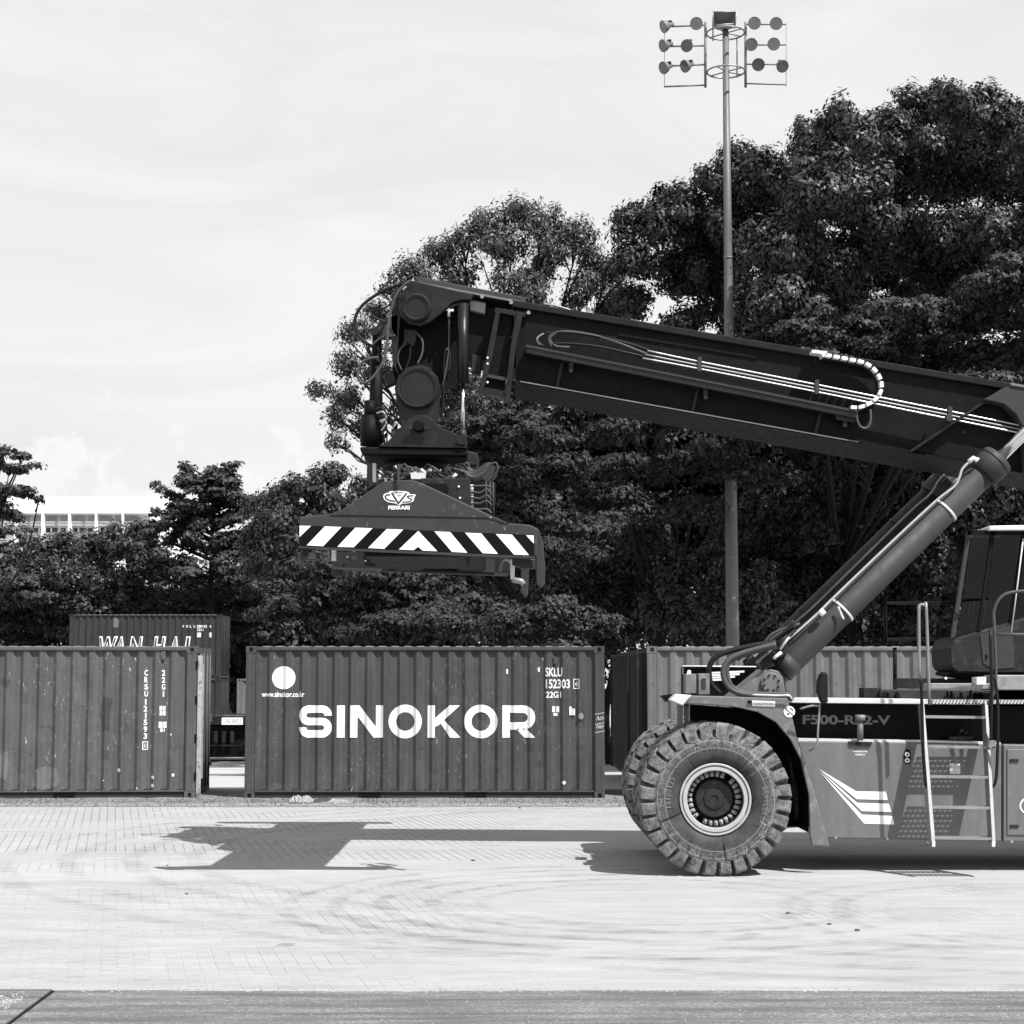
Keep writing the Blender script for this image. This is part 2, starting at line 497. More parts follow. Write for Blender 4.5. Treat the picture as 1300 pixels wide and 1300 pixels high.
# ------------------------------------------------------------------ mesh builder
class MB:
    def __init__(s):
        s.v = []; s.f = []; s.sm = []

    def add(s, vs, fs, smooth=False):
        o = len(s.v)
        s.v += [tuple(x) for x in vs]
        s.f += [tuple(i + o for i in f) for f in fs]
        s.sm += [smooth] * len(fs)
        return s

    def box(s, x0, x1, y0, y1, z0, z1):
        v = [(x, y, z) for z in (z0, z1) for y in (y0, y1) for x in (x0, x1)]
        return s.add(v, [(0, 2, 3, 1), (4, 5, 7, 6), (0, 1, 5, 4), (2, 6, 7, 3), (0, 4, 6, 2), (1, 3, 7, 5)])

    def prism(s, pts, y0, y1):
        """pts: (x,z) outline; extruded from y0 (near) to y1"""
        n = len(pts)
        ar = sum(pts[i][0] * pts[(i + 1) % n][1] - pts[(i + 1) % n][0] * pts[i][1] for i in range(n))
        if ar < 0: pts = pts[::-1]
        v = [(p[0], y0, p[1]) for p in pts] + [(p[0], y1, p[1]) for p in pts]
        f = [tuple(range(n)), tuple(range(2 * n - 1, n - 1, -1))]
        f += [(i, i + n, (i + 1) % n + n, (i + 1) % n) for i in range(n)]
        return s.add(v, f)

    def pp(s, px, Y, d, Yd=None):
        """outline in picture px taken at depth Y, thickness d"""
        return s.prism([(P(a, b, Y).x, P(a, b, Y).z) for a, b in px], Yd if Yd is not None else Y, (Yd if Yd is not None else Y) + d)

    def ring(s, c, ax, r, n, ref=None):
        ax = ax.normalized()
        u = (ref or (Vector((0, 0, 1)) if abs(ax.z) < 0.9 else Vector((1, 0, 0))))
        u = (u - ax * u.dot(ax)).normalized()
        w = ax.cross(u)
        return [c + (u * math.cos(2 * math.pi * i / n) + w * math.sin(2 * math.pi * i / n)) * r for i in range(n)]

    def tube(s, pts, r, n=8, caps=True):
        pts = [Vector(p) for p in pts]
        rs = r if isinstance(r, (list, tuple)) else [r] * len(pts)
        vs = []
        m = len(pts)
        up = None
        for i in range(m):
            ax = (pts[min(i + 1, m - 1)] - pts[max(i - 1, 0)])
            if ax.length < 1e-6: ax = Vector((0, 0, 1))
            ax.normalize()
            if up is None:
                up = Vector((0, 0, 1)) if abs(ax.z) < 0.9 else Vector((1, 0, 0))
            up = (up - ax * up.dot(ax))
            if up.length < 1e-4: up = Vector((1, 0, 0)) - ax * ax.x
            up.normalize()
            vs += s.ring(pts[i], ax, rs[i], n, up)
        f = []
        for i in range(m - 1):
            for j in range(n):
                a = i * n + j; b = i * n + (j + 1) % n
                f.append((a, b, b + n, a + n))
        s.add(vs, f, True)
        if caps:
            o = len(s.v) - len(vs)
            s.f.append(tuple(o + i for i in range(n))[::-1]); s.sm.append(False)
            s.f.append(tuple(o + (m - 1) * n + i for i in range(n))); s.sm.append(False)
        return s

    def cyl(s, a, b, r, n=20):
        return s.tube([a, b], r, n)

    def lathe(s, c, prof, n=32, smooth=True):
        """about the Y axis through c; prof: (y, r)"""
        vs = []
        for y, r in prof:
            for i in range(n):
                a = 2 * math.pi * i / n
                vs.append((c[0] + r * math.cos(a), c[1] + y, c[2] + r * math.sin(a)))
        f = []
        for k in range(len(prof) - 1):
            for i in range(n):
                a = k * n + i; b = k * n + (i + 1) % n
                f.append((a, b, b + n, a + n))
        return s.add(vs, f, smooth)

    def disc(s, c, r, d, n=28, bev=0.0):
        """solid disc, near face at c.y, depth d"""
        if bev:
            s.lathe(c, [(0, 0.0001), (0, r - bev), (bev, r), (d, r), (d, 0.0001)], n, False)
        else:
            s.lathe(c, [(0, 0.0001), (0, r), (d, r), (d, 0.0001)], n, False)
        return s


def world_loc(o):
    v = Vector((0, 0, 0))
    while o is not None:
        v += o.location; o = o.parent
    return v


def build(name, mb, mat, parent=None, local=False, bevel=0.0, kind=None, label=None, auto=False):
    me = bpy.data.meshes.new(name)
    off = world_loc(parent) if (parent is not None and not local) else Vector((0, 0, 0))
    vs = [(a - off.x, b - off.y, c - off.z) for a, b, c in mb.v] if off.length > 0 else mb.v
    me.from_pydata(vs, [], mb.f)
    me.polygons.foreach_set('use_smooth', mb.sm)
    me.materials.append(M[mat])
    me.update()
    bm = bmesh.new(); bm.from_mesh(me)
    bmesh.ops.recalc_face_normals(bm, faces=bm.faces)
    bm.to_mesh(me); bm.free()
    o = bpy.data.objects.new(name, me)
    COL.objects.link(o)
    if parent is not None: o.parent = parent
    if kind: o['kind'] = kind
    if label: o['label'] = label
    if bevel:
        md = o.modifiers.new('bevel', 'BEVEL'); md.width = bevel; md.segments = 1
        md.limit_method = 'ANGLE'; md.angle_limit = R(40)
    return o


def tag(o, label, cat, group=None):
    o['label'] = label; o['category'] = cat
    if group: o['group'] = group
    return o


def empty(name, loc, label, cat, group=None, rz=0):
    o = bpy.data.objects.new(name, None)
    COL.objects.link(o)
    o.location = loc; o.rotation_euler = (0, 0, rz)
    return tag(o, label, cat, group)


# ------------------------------------------------------------------ lettering
_cache = {}


def text_polys(txt, bold=0.0):
    key = (txt, bold)
    if key in _cache: return _cache[key]
    c = bpy.data.curves.new('t', 'FONT')
    c.body = txt; c.size = 1.0; c.offset = bold; c.resolution_u = 4
    o = bpy.data.objects.new('t', c)
    COL.objects.link(o)
    bpy.context.view_layer.update()
    me = bpy.data.meshes.new_from_object(o.evaluated_get(bpy.context.evaluated_depsgraph_get()))
    vs = [(v.co.x, v.co.y) for v in me.vertices]
    fs = [tuple(p.vertices) for p in me.polygons]
    bpy.data.objects.remove(o); bpy.data.curves.remove(c); bpy.data.meshes.remove(me)
    x0 = min(v[0] for v in vs); x1 = max(v[0] for v in vs)
    y0 = min(v[1] for v in vs); y1 = max(v[1] for v in vs)
    vs = [((a - x0) / (x1 - x0), (b - y0) / (y1 - y0)) for a, b in vs]
    _cache[key] = (vs, fs)
    return _cache[key]


def text_flat(name, txt, box_px, Y, mat, parent, bold=0.0, shear=0.0, tilt=0.0, lift=0.003):
    """flat print; box_px = (x0,y0,x1,y1) in picture px at depth Y"""
    vs, fs = text_polys(txt, bold)
    a = P(box_px[0], box_px[3], Y); b = P(box_px[2], box_px[1], Y)
    w, h = b.x - a.x, b.z - a.z
    mb = MB()
    mb.add([(a.x + u * w + shear * v * h, Y - lift, a.z + v * h + tilt * u * w) for u, v in vs], fs)
    return build(name, mb, mat, parent)


def stroke(pts, th, closed=False, cap=True):
    """thick polyline in 2D -> (verts, quads); mitred"""
    n = len(pts)
    L, Rr = [], []
    for i in range(n):
        if closed:
            p0, p1, p2 = pts[i - 1], pts[i], pts[(i + 1) % n]
        else:
            p0, p1, p2 = pts[max(i - 1, 0)], pts[i], pts[min(i + 1, n - 1)]
        d1 = Vector((p1[0] - p0[0], p1[1] - p0[1])); d2 = Vector((p2[0] - p1[0], p2[1] - p1[1]))
        if d1.length < 1e-9: d1 = d2.copy()
        if d2.length < 1e-9: d2 = d1.copy()
        d1.normalize(); d2.normalize()
        nrm = Vector((-(d1.y + d2.y), d1.x + d2.x))
        if nrm.length < 1e-6: nrm = Vector((-d1.y, d1.x))
        nrm.normalize()
        k = th / 2 / max(0.35, nrm.dot(Vector((-d1.y, d1.x))))
        L.append((p1[0] + nrm.x * k, p1[1] + nrm.y * k)); Rr.append((p1[0] - nrm.x * k, p1[1] - nrm.y * k))
    vs = L + Rr
    fs = []
    for i in range(n if closed else n - 1):
        j = (i + 1) % n
        fs.append((i, i + n, j + n, j))
    return vs, fs


def arc(cx, cy, rx, ry, a0, a1, n=10):
    return [(cx + rx * math.cos(R(a0 + (a1 - a0) * i / n)), cy + ry * math.sin(R(a0 + (a1 - a0) * i / n))) for i in range(n + 1)]


PITCHC, DEPTHC = 0.2785, 0.044
OF, SL = 0.085, 0.056          # outer flat, slope


def profile_breaks(x0, x1):
    br = [x0]
    x = x0
    while True:
        for d in (OF / 2, SL, PITCHC - OF - 2 * SL, SL, OF / 2):
            x += d
            if x > x1 - 1e-4: break
            br.append(x)
        if x > x1 - 1e-4: break
    br.append(x1)
    return br


def profile_y(x, x0):
    u = (x - x0) % PITCHC
    if u < OF / 2 or u > PITCHC - OF / 2: return 0.0
    if u < OF / 2 + SL: return DEPTHC * (u - OF / 2) / SL
    if u > PITCHC - OF / 2 - SL: return DEPTHC * (PITCHC - OF / 2 - u) / SL
    return DEPTHC


def drape(vs, fs, panel_x0, panel_x1, y_face, lift=0.004):
    """(x,z) print laid onto the corrugated side in container space"""
    bm = bmesh.new()
    bv = [bm.verts.new((a, 0, b)) for a, b in vs]
    for f in fs:
        try: bm.faces.new([bv[i] for i in f])
        except ValueError: pass
    xs = [a for a, b in vs]
    for bx in profile_breaks(panel_x0, panel_x1):
        if min(xs) < bx < max(xs):
            bmesh.ops.bisect_plane(bm, geom=bm.verts[:] + bm.edges[:] + bm.faces[:], plane_co=(bx, 0, 0), plane_no=(1, 0, 0), dist=1e-5)
    mb = MB()
    bm.verts.index_update()
    mb.add([(v.co.x, y_face + profile_y(v.co.x, panel_x0) - lift, v.co.z) for v in bm.verts], [tuple(v.index for v in f.verts) for f in bm.faces])
    bm.free()
    return mb


CL, CW, CH = 6.13, 2.438, 2.591


def container(loc, rz, mat, label, group=None, doors=None, post=None, roofmat='c_roof', endmat=None):
    r = empty('shipping_container', loc, label, 'container', group, rz)
    post = post or mat
    # corner castings with their oval holes
    for x in (0, CL - 0.178):
        for y in (0, CW - 0.162):
            for z in (0, CH - 0.118):
                mb = MB()
                cx = x + 0.089; cz = z + 0.059
                hw, hh = 0.032, 0.036
                for face, yy in ((0, y), (1, y + 0.162)):
                    o = [(x, yy, z), (x + 0.178, yy, z), (x + 0.178, yy, z + 0.118), (x, yy, z + 0.118)]
                    i = [(cx - hw, yy, cz - hh), (cx + hw, yy, cz - hh), (cx + hw, yy, cz + hh), (cx - hw, yy, cz + hh)]
                    mb.add(o + i, [(0, 1, 5, 4), (1, 2, 6, 5), (2, 3, 7, 6), (3, 0, 4, 7)])
                    k = 0.05 if face == 0 else -0.05
                    mb.add(i + [(a, b + k, c) for a, b, c in i], [(0, 1, 5, 4), (1, 2, 6, 5), (2, 3, 7, 6), (3, 0, 4, 7), (4, 5, 6, 7)])
                for xx in (x, x + 0.178):
                    mb.add([(xx, y, z), (xx, y + 0.162, z), (xx, y + 0.162, z + 0.118), (xx, y, z + 0.118)], [(0, 1, 2, 3)])
                for zz in (z, z + 0.118):
                    mb.add([(x, y, zz), (x + 0.178, y, zz), (x + 0.178, y + 0.162, zz), (x, y + 0.162, zz)], [(0, 1, 2, 3)])
                build('corner_casting', mb, post, r, True)
    # posts
    for x0, x1 in ((0.004, 0.165), (CL - 0.165, CL - 0.004)):
        for s in (0, 1):
            y0 = 0.006 if s == 0 else CW - 0.12
            mb = MB().box(x0, x1, y0, y0 + 0.114, 0.118, CH - 0.118)
            # folded ribs on the outer face of the post
            yy = y0 - 0.004 if s == 0 else y0 + 0.112
            mb.box(x0 + 0.02, x0 + 0.05, yy, yy + 0.006, 0.13, CH - 0.13)
            mb.box(x1 - 0.05, x1 - 0.02, yy, yy + 0.006, 0.13, CH - 0.13)
            build('corner_post', mb, post, r, True, bevel=0.006)
    px0, px1 = 0.172, CL - 0.172
    br = profile_breaks(px0, px1)
    for s in (0, 1):
        mb = MB()
        z0, z1 = 0.135, CH - 0.062
        vs, fs = [], []
        rnd = random.Random(int(loc[0] * 100) + s)
        dents = [(rnd.uniform(0.3, CL - 0.3), rnd.uniform(0.2, 2.0), rnd.uniform(0.06, 0.22), rnd.uniform(0.008, 0.022)) for _ in range(16)]
        for x in br:
            y = 0.022 + profile_y(x, px0)
            if s: y = CW - y
            for kz in range(19):
                z = z0 + (z1 - z0) * kz / 18
                dd = sum(q[3] * math.exp(-((x - q[0]) / q[2]) ** 2 - ((z - q[1]) / (q[2] * 1.2)) ** 2) for q in dents) if 0 < kz < 18 else 0
                vs.append((x, y + (dd if s == 0 else -dd) + rnd.uniform(-0.0012, 0.0012), z))
        for i in range(len(br) - 1):
            for k in range(18):
                a = i * 19 + k
                fs.append((a, a + 19, a + 20, a + 1))
        mb.add(vs, fs)
        build('side_panel', mb, mat, r, True)
        yy = 0.0 if s == 0 else CW - 0.062
        build('top_rail', MB().box(0.178, CL - 0.178, yy, yy + 0.06, CH - 0.075, CH - 0.012), mat, r, True, bevel=0.008)
        yb = 0.045 if s == 0 else CW - 0.095
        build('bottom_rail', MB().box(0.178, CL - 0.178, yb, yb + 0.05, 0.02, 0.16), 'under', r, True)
        lipy = 0.012 if s == 0 else CW - 0.062
        build('rail_lip', MB().box(0.178, CL - 0.178, lipy, lipy + 0.05, 0.118, 0.138), mat, r, True)
        for fx in (1.95, 3.75):
            yk = 0.03 if s == 0 else CW - 0.045
            mbk = MB().box(fx, fx + 0.36, yk, yk + 0.012, 0.03, 0.112)
            build('forklift_pocket', mbk, 'black', r, True)
    # end walls
    for s in (0, 1):
        xw = 0.02 if s == 0 else CL - 0.02
        if doors == s:
            for k in (0, 1):
                y0 = 0.125 + k * 1.1
                d = build('door', MB().box(min(xw, xw + (0.04 if s == 0 else -0.04)), max(xw, xw + (0.04 if s == 0 else -0.04)), y0, y0 + 1.085, 0.15, CH - 0.13), mat, r, True)
                xo = xw + (0.045 if s else -0.045)
                for yr in (0.25, 0.75):
                    build('lock_rod', MB().cyl((xo, y0 + yr, 0.12), (xo, y0 + yr, CH - 0.12), 0.018, 8), post, d, True)
                for zz in (0.45, 1.25, 2.1):
                    build('hinge', MB().box(xo - 0.02, xo + 0.02, y0 + (0.0 if k == 0 else 1.03), y0 + (0.06 if k == 0 else 1.085), zz, zz + 0.14), post, d, True)
        else:
            vs, fs = [], []
            bre = profile_breaks(0.125, CW - 0.125)
            for y in bre:
                dd = profile_y(y, 0.125)
                x = xw + (dd if s == 0 else -dd)
                vs += [(x, y, 0.14), (x, y, CH - 0.1)]
            for i in range(len(bre) - 1):
                fs.append((2 * i, 2 * i + 2, 2 * i + 3, 2 * i + 1))
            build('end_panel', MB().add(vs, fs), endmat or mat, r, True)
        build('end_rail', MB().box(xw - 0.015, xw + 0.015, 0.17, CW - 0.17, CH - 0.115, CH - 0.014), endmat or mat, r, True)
        build('end_sill', MB().box(xw - 0.015, xw + 0.015, 0.17, CW - 0.17, 0.015, 0.14), mat, r, True)
    # roof with shallow pressed corrugations, just above the rails
    vs, fs = [], []
    n = 26
    pr = []
    for i in range(n):
        x = 0.2 + (CL - 0.4) * i / n
        w = (CL - 0.4) / n
        pr += [(x, 0.0), (x + w * 0.25, 0.0), (x + w * 0.4, 0.022), (x + w * 0.85, 0.022)]
    pr.append((CL - 0.2, 0.0))
    for x, h in pr:
        z = CH - 0.02 + h
        vs += [(x, 0.03, CH - 0.022), (x, 0.07, z), (x, CW - 0.07, z), (x, CW - 0.03, CH - 0.022)]
    for i in range(len(pr) - 1):
        for k in range(3):
            a = i * 4 + k
            fs.append((a, a + 1, a + 5, a + 4))
    build('roof_panel', MB().add(vs, fs), roofmat, r, True)
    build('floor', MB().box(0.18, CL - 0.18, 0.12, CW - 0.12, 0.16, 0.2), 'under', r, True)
    return r


def ctext(cont, name, txt, x0, z0, x1, z1, mat='decal', bold=0.0, shear=0.0, lift=0.006):
    vs, fs = text_polys(txt, bold)
    q = [(x0 + u * (x1 - x0) + shear * v * (z1 - z0), z0 + v * (z1 - z0)) for u, v in vs]
    mb = drape(q, fs, 0.172, CL - 0.172, 0.022, lift)
    return build(name, mb, mat, cont, True)


def cpoly(cont, name, vs, fs, mat='decal', lift=0.006):
    return build(name, drape(vs, fs, 0.172, CL - 0.172, 0.022, lift), mat, cont, True)


# ================================================================== SETTING
CY = 30.4            # near face of the container row


def terrain_z(y):
    if y < 33.5: return 0.0
    return -0.55 * min(1.0, (y - 33.5) / 20.0)


ys = [-30, 0, 8, 33.5, 36, 40, 45, 50, 53.5, 60, 80, 150, 400, 1200]
mb = MB()
vs = []
for y in ys:
    vs += [(-900, y, terrain_z(y) - 0.012), (900, y, terrain_z(y) - 0.012)]
mb.add(vs, [(2 * i, 2 * i + 1, 2 * i + 3, 2 * i + 2) for i in range(len(ys) - 1)])
build('ground', mb, 'yard', kind='structure')

# block pavement: sand bed, nearest 300 blocks single, the rest joined
from mathutils import noise as mnoise
_nx, _ny = 140, 90
_vs = []
for _j in range(_ny + 1):
    for _i in range(_nx + 1):
        _x = -14 + 28 * _i / _nx; _y = 11.3 + 17.6 * _j / _ny
        _k = mnoise.noise(Vector((_x * 0.55, _y * 0.8, 0))) + 0.5 * mnoise.noise(Vector((_x * 1.7, _y * 2.4, 3)))
        _k += max(-0.5, min(0.75, (_x + 2.2) * 0.22)) if _y < 20 else 0.1
        if 17.9 < _y < 20.2: _k += 0.6
        _k = max(0.0, min(1.0, 0.22 + 1.2 * _k))
        _vs.append((_x, _y, -0.0034 + 0.0042 * _k))
pav = build('pavement', MB().add(_vs, [(j * (_nx + 1) + i, j * (_nx + 1) + i + 1, (j + 1) * (_nx + 1) + i + 1, (j + 1) * (_nx + 1) + i) for j in range(_ny) for i in range(_nx)], True), 'bed', kind='structure')
PW, PL, PH = 0.115, 0.230, 0.05
ang = R(12.6)
ca, sa = math.cos(ang), math.sin(ang)


def paver_shape(w, l, jit=0.0):
    """an interlocking block with a toothed long side, top at z=0"""
    g = 0.005
    hw, hl = w / 2 - g / 2, l / 2 - g / 2
    t_ = 0.006
    top = [(-hw + t_, -hl), (hw - t_, -hl), (hw, -hl * 0.5), (hw - t_, 0), (hw, hl * 0.5), (hw - t_, hl), (-hw + t_, hl), (-hw, hl * 0.5), (-hw + t_, 0), (-hw, -hl * 0.5)]
    return top


shape = paver_shape(PW, PL)
cent = []
rnd = random.Random(5)
for i in range(-190, 190):
    for j in range(-20, 110):
        u = i * PW
        v = 11.0 + j * PL + (PL / 2 if i % 2 else 0)
        x = u * ca - (v) * sa
        y = u * sa + v * ca
        if 11.66 < y < 28.6 and abs(x) < min(13.8, 0.31 * y + 3.2):
            cent.append((y, x))
cent.sort()
paver_me = bpy.data.meshes.new('paver')
n = len(shape)
pvs = [(a * ca - b * sa, a * sa + b * ca, 0.0) for a, b in shape] + [(a * ca - b * sa, a * sa + b * ca, -0.03) for a, b in shape]
pfs = [tuple(range(n))] + [(i, i + n, (i + 1) % n + n, (i + 1) % n)[::-1] for i in range(n)]
paver_me.from_pydata(pvs, [], pfs)
paver_me.materials.append(M['paver'])
for y, x in cent[:300]:
    o = bpy.data.objects.new('paver', paver_me)
    COL.objects.link(o)
    o.location = (x, y, rnd.uniform(-0.001, 0.0006))
    o.rotation_euler = (rnd.gauss(0, 0.002), rnd.gauss(0, 0.002), rnd.gauss(0, 0.01))
    o.parent = pav
mb = MB()
for y, x in cent[300:]:
    dz = rnd.uniform(-0.001, 0.0006)
    tx, ty = rnd.gauss(0, 0.002), rnd.gauss(0, 0.002)
    mb.add([(x + a, y + b, c + dz + tx * b + ty * a) for a, b, c in pvs], pfs)
me = bpy.data.meshes.new('paver_field')
me.from_pydata(mb.v, [], mb.f)
me.materials.append(M['paver'])
o = bpy.data.objects.new('paver_field', me); COL.objects.link(o)
o.parent = pav
o['kind'] = 'stuff'

# asphalt lane in the foreground, with an irregular edge a little proud of the blocks
rnd = random.Random(8)
edge = []
x = -14.0
y0e = 11.74
while x < 14:
    edge.append((x, y0e + 0.02 * math.sin(x * 1.7) + rnd.uniform(-0.008, 0.008)))
    x += 0.12
vs = [(a, b, 0.016) for a, b in edge] + [(a, -5, 0.016) for a, b in edge] + [(a, b + 0.008, -0.01) for a, b in edge]
m_ = len(edge)
fs = [(i, i + 1, i + 1 + m_, i + m_) for i in range(m_ - 1)] + [(i, i + 2 * m_, i + 1 + 2 * m_, i + 1) for i in range(m_ - 1)]
build('asphalt_road', MB().add(vs, fs), 'asphalt', kind='structure')
# the sunken-joint slab in the lower left corner
a = P(66, 1261, 11.7); 
sl = empty('manhole_slab', (-3.1, 11.4, 0.016), 'pale scuffed concrete slab set in the asphalt at the lower left corner', 'slab')
p1 = P(66, 1262, 11.72); p2 = P(6, 1300, 10.55)
ux = [(-8, 11.72), (p1.x, 11.72), (p2.x, 10.55), (p2.x - 1.3, 8.6), (-8, 8.6)]
mb = MB()
nv = len(ux)
mb.add([(a_, b_, 0.03) for a_, b_ in ux] + [(a_, b_, -0.02) for a_, b_ in ux], [tuple(range(nv))] + [(i, i + nv, (i + 1) % nv + nv, (i + 1) % nv) for i in range(nv)])
build('slab', mb, 'asphalt', sl)
d_ = Vector((p2.x - p1.x, 10.55 - 11.72, 0)).normalized(); nr = Vector((-d_.y, d_.x, 0))
e0 = Vector((p1.x, 11.72, 0)); e1 = e0 + d_ * 3.0
if nr.x < 0: nr = -nr
mb = MB().add([e0 + Vector((0, 0, .0215)), e1 + Vector((0, 0, .0215)), e1 + nr * 0.02 + Vector((0, 0, .0215)), e0 + nr * 0.02 + Vector((0, 0, .0215))], [(0, 1, 2, 3)])
build('joint', mb, 'black', sl)
rnd = random.Random(77)
mb = MB()
for k in range(700):
    x = rnd.gauss(-3.15, 0.2); y = rnd.gauss(11.25, 0.13)
    s_ = rnd.uniform(0.004, 0.011)
    if x > p1.x - 0.09: continue
    mb.add([(x - s_, y, 0.031), (x, y - s_, 0.031), (x + s_, y, 0.031), (x, y, 0.031 + s_ * 0.6)], [(0, 1, 3), (1, 2, 3), (2, 0, 3)])
o = build('spilt_gravel', mb, 'debris', kind='stuff')

# verge of soil, dry grass and litter along the container row
vs = []
fs = []
xs_ = np.arange(-13, 13.01, 0.25)
rnd = random.Random(3)
for x in xs_:
    vs += [(x, 28.55 + rnd.uniform(-0.07, 0.07), 0.004), (x, 29.3, 0.012 + rnd.uniform(0, 0.015)), (x, 33.0, 0.012)]
for i in range(len(xs_) - 1):
    fs += [(3 * i, 3 * i + 3, 3 * i + 4, 3 * i + 1), (3 * i + 1, 3 * i + 4, 3 * i + 5, 3 * i + 2)]
build('verge', MB().add(vs, fs), 'gravel', kind='structure')
mb = MB()
rnd = random.Random(4)
for k in range(14000):
    x = rnd.uniform(-10, 10)
    y = 29.15 + abs(rnd.gauss(0, 0.75))
    if rnd.random() < 0.1: y = rnd.uniform(28.6, 29.4)
    h = rnd.uniform(0.01, 0.05) * (1.6 if -5.4 < x < -4.3 and y > 30.3 else 1.0)
    if y > 30.3 and not (-5.6 < x < -4.4 or 1.5 < x < 2.5): h *= 0.5
    if y > 31.5: continue
    a_ = rnd.uniform(0, 6.28); w = 0.008
    dx, dy = math.cos(a_) * w, math.sin(a_) * w
    lx, ly = rnd.gauss(0, 0.02), rnd.gauss(0, 0.02)
    mb.add([(x - dx, y - dy, 0.005), (x + dx, y + dy, 0.005), (x + lx, y + ly, h + 0.01)], [(0, 1, 2)])
build('dry_grass', mb, 'grass', kind='stuff')
mb = MB()
for k in range(350):      # crumbled edge of the asphalt
    x = rnd.uniform(-4, 4.2); y = 11.74 + rnd.gauss(0.02, 0.035)
    s_ = rnd.uniform(0.003, 0.011)
    mb.add([(x - s_ * 1.6, y, 0.014), (x, y - s_, 0.014), (x + s_ * 1.6, y, 0.014), (x, y, 0.015 + s_ * 0.9)], [(0, 1, 3), (1, 2, 3), (2, 0, 3)])
for k in range(1500):
    x = rnd.uniform(-10, 8)
    y = 28.7 + abs(rnd.gauss(0, 0.6)) if k < 1200 else rnd.uniform(12, 28)
    s_ = rnd.uniform(0.004, 0.022) if k < 1200 else rnd.uniform(0.004, 0.012)
    z = 0.012 if k < 1200 else 0.0
    mb.add([(x - s_, y, z), (x, y - s_, z), (x + s_, y, z), (x, y, z + s_ * 0.8)], [(0, 1, 3), (1, 2, 3), (2, 0, 3)])
build('litter', mb, 'debris', kind='stuff')
# a few dark stones and scraps on the paving
for (px, py, s_) in ((660, 1026, 0.05), (212, 1099, 0.03), (237, 1135, 0.03), (600, 1093, 0.05), (1088, 1182, 0.05), (1000, 1160, 0.04), (1052, 1174, 0.04)):
    s_ *= 0.6
    Yg = CAM_H / -(P(px, py, 1.0).z - CAM_H)
    g = P(px, py, Yg)
    mb = MB()
    vs = [(g.x + s_ * math.cos(k * 1.047) * random.Random(k + px).uniform(.6, 1.2), g.y + s_ * .7 * math.sin(k * 1.047), 0.0) for k in range(6)]
    vs += [(a_ * .6 + g.x * .4, b_ * .6 + g.y * .4, s_ * .55) for a_, b_, c_ in vs]
    mb.add(vs, [(i, (i + 1) % 6, (i + 1) % 6 + 6, i + 6) for i in range(6)] + [(6, 7, 8, 9, 10, 11)])
    lab = {660: 'dark stone lying on the paving near the big-lettered container', 212: 'small dark stone on the left paving, upper of the two below the left container', 237: 'small dark stone on the left paving, lower of the two below the left container',
           600: 'flat dark scrap on the paving between boom shadow and wheel shadow', 1088: 'largest dark stone on the paving in front of the machine', 1000: 'small dark stone on the paving just below the front wheel', 1052: 'dark stone on the paving beside the largest one, nearer the machine'}[px]
    tag(build('stone', mb, 'cloth2'), lab, 'stone', 'loose stones on the paving')

# ================================================================== CONTAINERS
def cx_at(px, Y=CY, py=920): return P(px, py, Y).x


sino = container((cx_at(311), CY, 0), 0, 'c_sino', 'dark grey corrugated container with huge white capital lettering and a white disc')
K = (CL) / (766 - 311)


def S(px, py): return ((px - 311) * K, (1013 - py) * K * 0.995)


# SINOKOR drawn as a wide rounded sans serif
def letter(strokes):
    V, Fc = [], []
    for pts, th, cl_ in strokes:
        v_, f_ = stroke(pts, th, cl_)
        o_ = len(V); V += v_; Fc += [tuple(i + o_ for i in f) for f in f_]
    return V, Fc


zb, zt = S(0, 935.8)[1], S(0, 895.0)[1]
hh = zt - zb
th = 9.4 * K


def place_letter(name, x0, x1, fn):
    a0, a1 = S(x0, 0)[0], S(x1, 0)[0]
    V, Fc = fn(a1 - a0, hh, th)
    V = [(a0 + u, zb + v) for u, v in V]
    cpoly(sino, 'lettering', V, Fc)


def L_S(w, h, t):
    e = t / 2
    ym, yt, yb_ = h / 2, h - e, e
    r = (yt - ym) / 2
    left, right = e + 0.5 * r, w - e - 0.5 * r
    pts = [(w - e, h - t - 0.02), (w - e, yt - r * 0.9)]
    pts = [(w - e, yt - r - 0.008)] + arc(w - e - r, yt - r, r, r, 0, 90, 6) + arc(e + r, yt - r, r, r, 90, 270, 10) + arc(w - e - r, ym - r, r, r, 90, -90, 10) + arc(e + r, yb_ + r, r, r, 270, 180, 6) + [(e, yb_ + r + 0.008)]
    return letter([(pts, t, False)])


def L_I(w, h, t): return letter([([(w / 2, 0), (w / 2, h)], w, False)])


def L_N(w, h, t):
    V = [(0, 0), (t, 0), (t, h), (0, h), (w - t, 0), (w, 0), (w, h), (w - t, h), (t * 1.25, h), (w - t * 1.25, 0), (t, h * 0.98), (t, h - t * 1.35 if False else h * 0.66), (w - t, h * 0.34)]
    return V, [(0, 1, 2, 3), (4, 5, 6, 7), (2, 8, 12, 4, 9, 11)] if False else [(0, 1, 2, 3), (4, 5, 6, 7), (11, 9, 4, 12, 8, 2)]


def L_O(w, h, t):
    return letter([(arc(w / 2, h / 2, (w - t) / 2, (h - t) / 2 + 0.012, 0, 355, 71)[:-0 or None], t, True)])


def L_K(w, h, t):
    V1 = [(0, 0), (t, 0), (t, h), (0, h)]
    j = (t, h * 0.36)
    V2 = [(t, h * 0.36), (t, h * 0.66), (w - t * 1.35, h), (w, h), (t * 2.3, h * 0.44)]
    V2 = [(t, h * 0.32), (t, h * 0.60), (w - t * 1.5, h), (w - 0.01, h), (w * 0.50, h * 0.545), (w, 0), (w - t * 1.4, 0), (w * 0.40, h * 0.43)]
    V = V1 + V2
    return V, [(0, 1, 2, 3), (4, 11, 8, 7, 6, 5), (11, 10, 9, 8)]


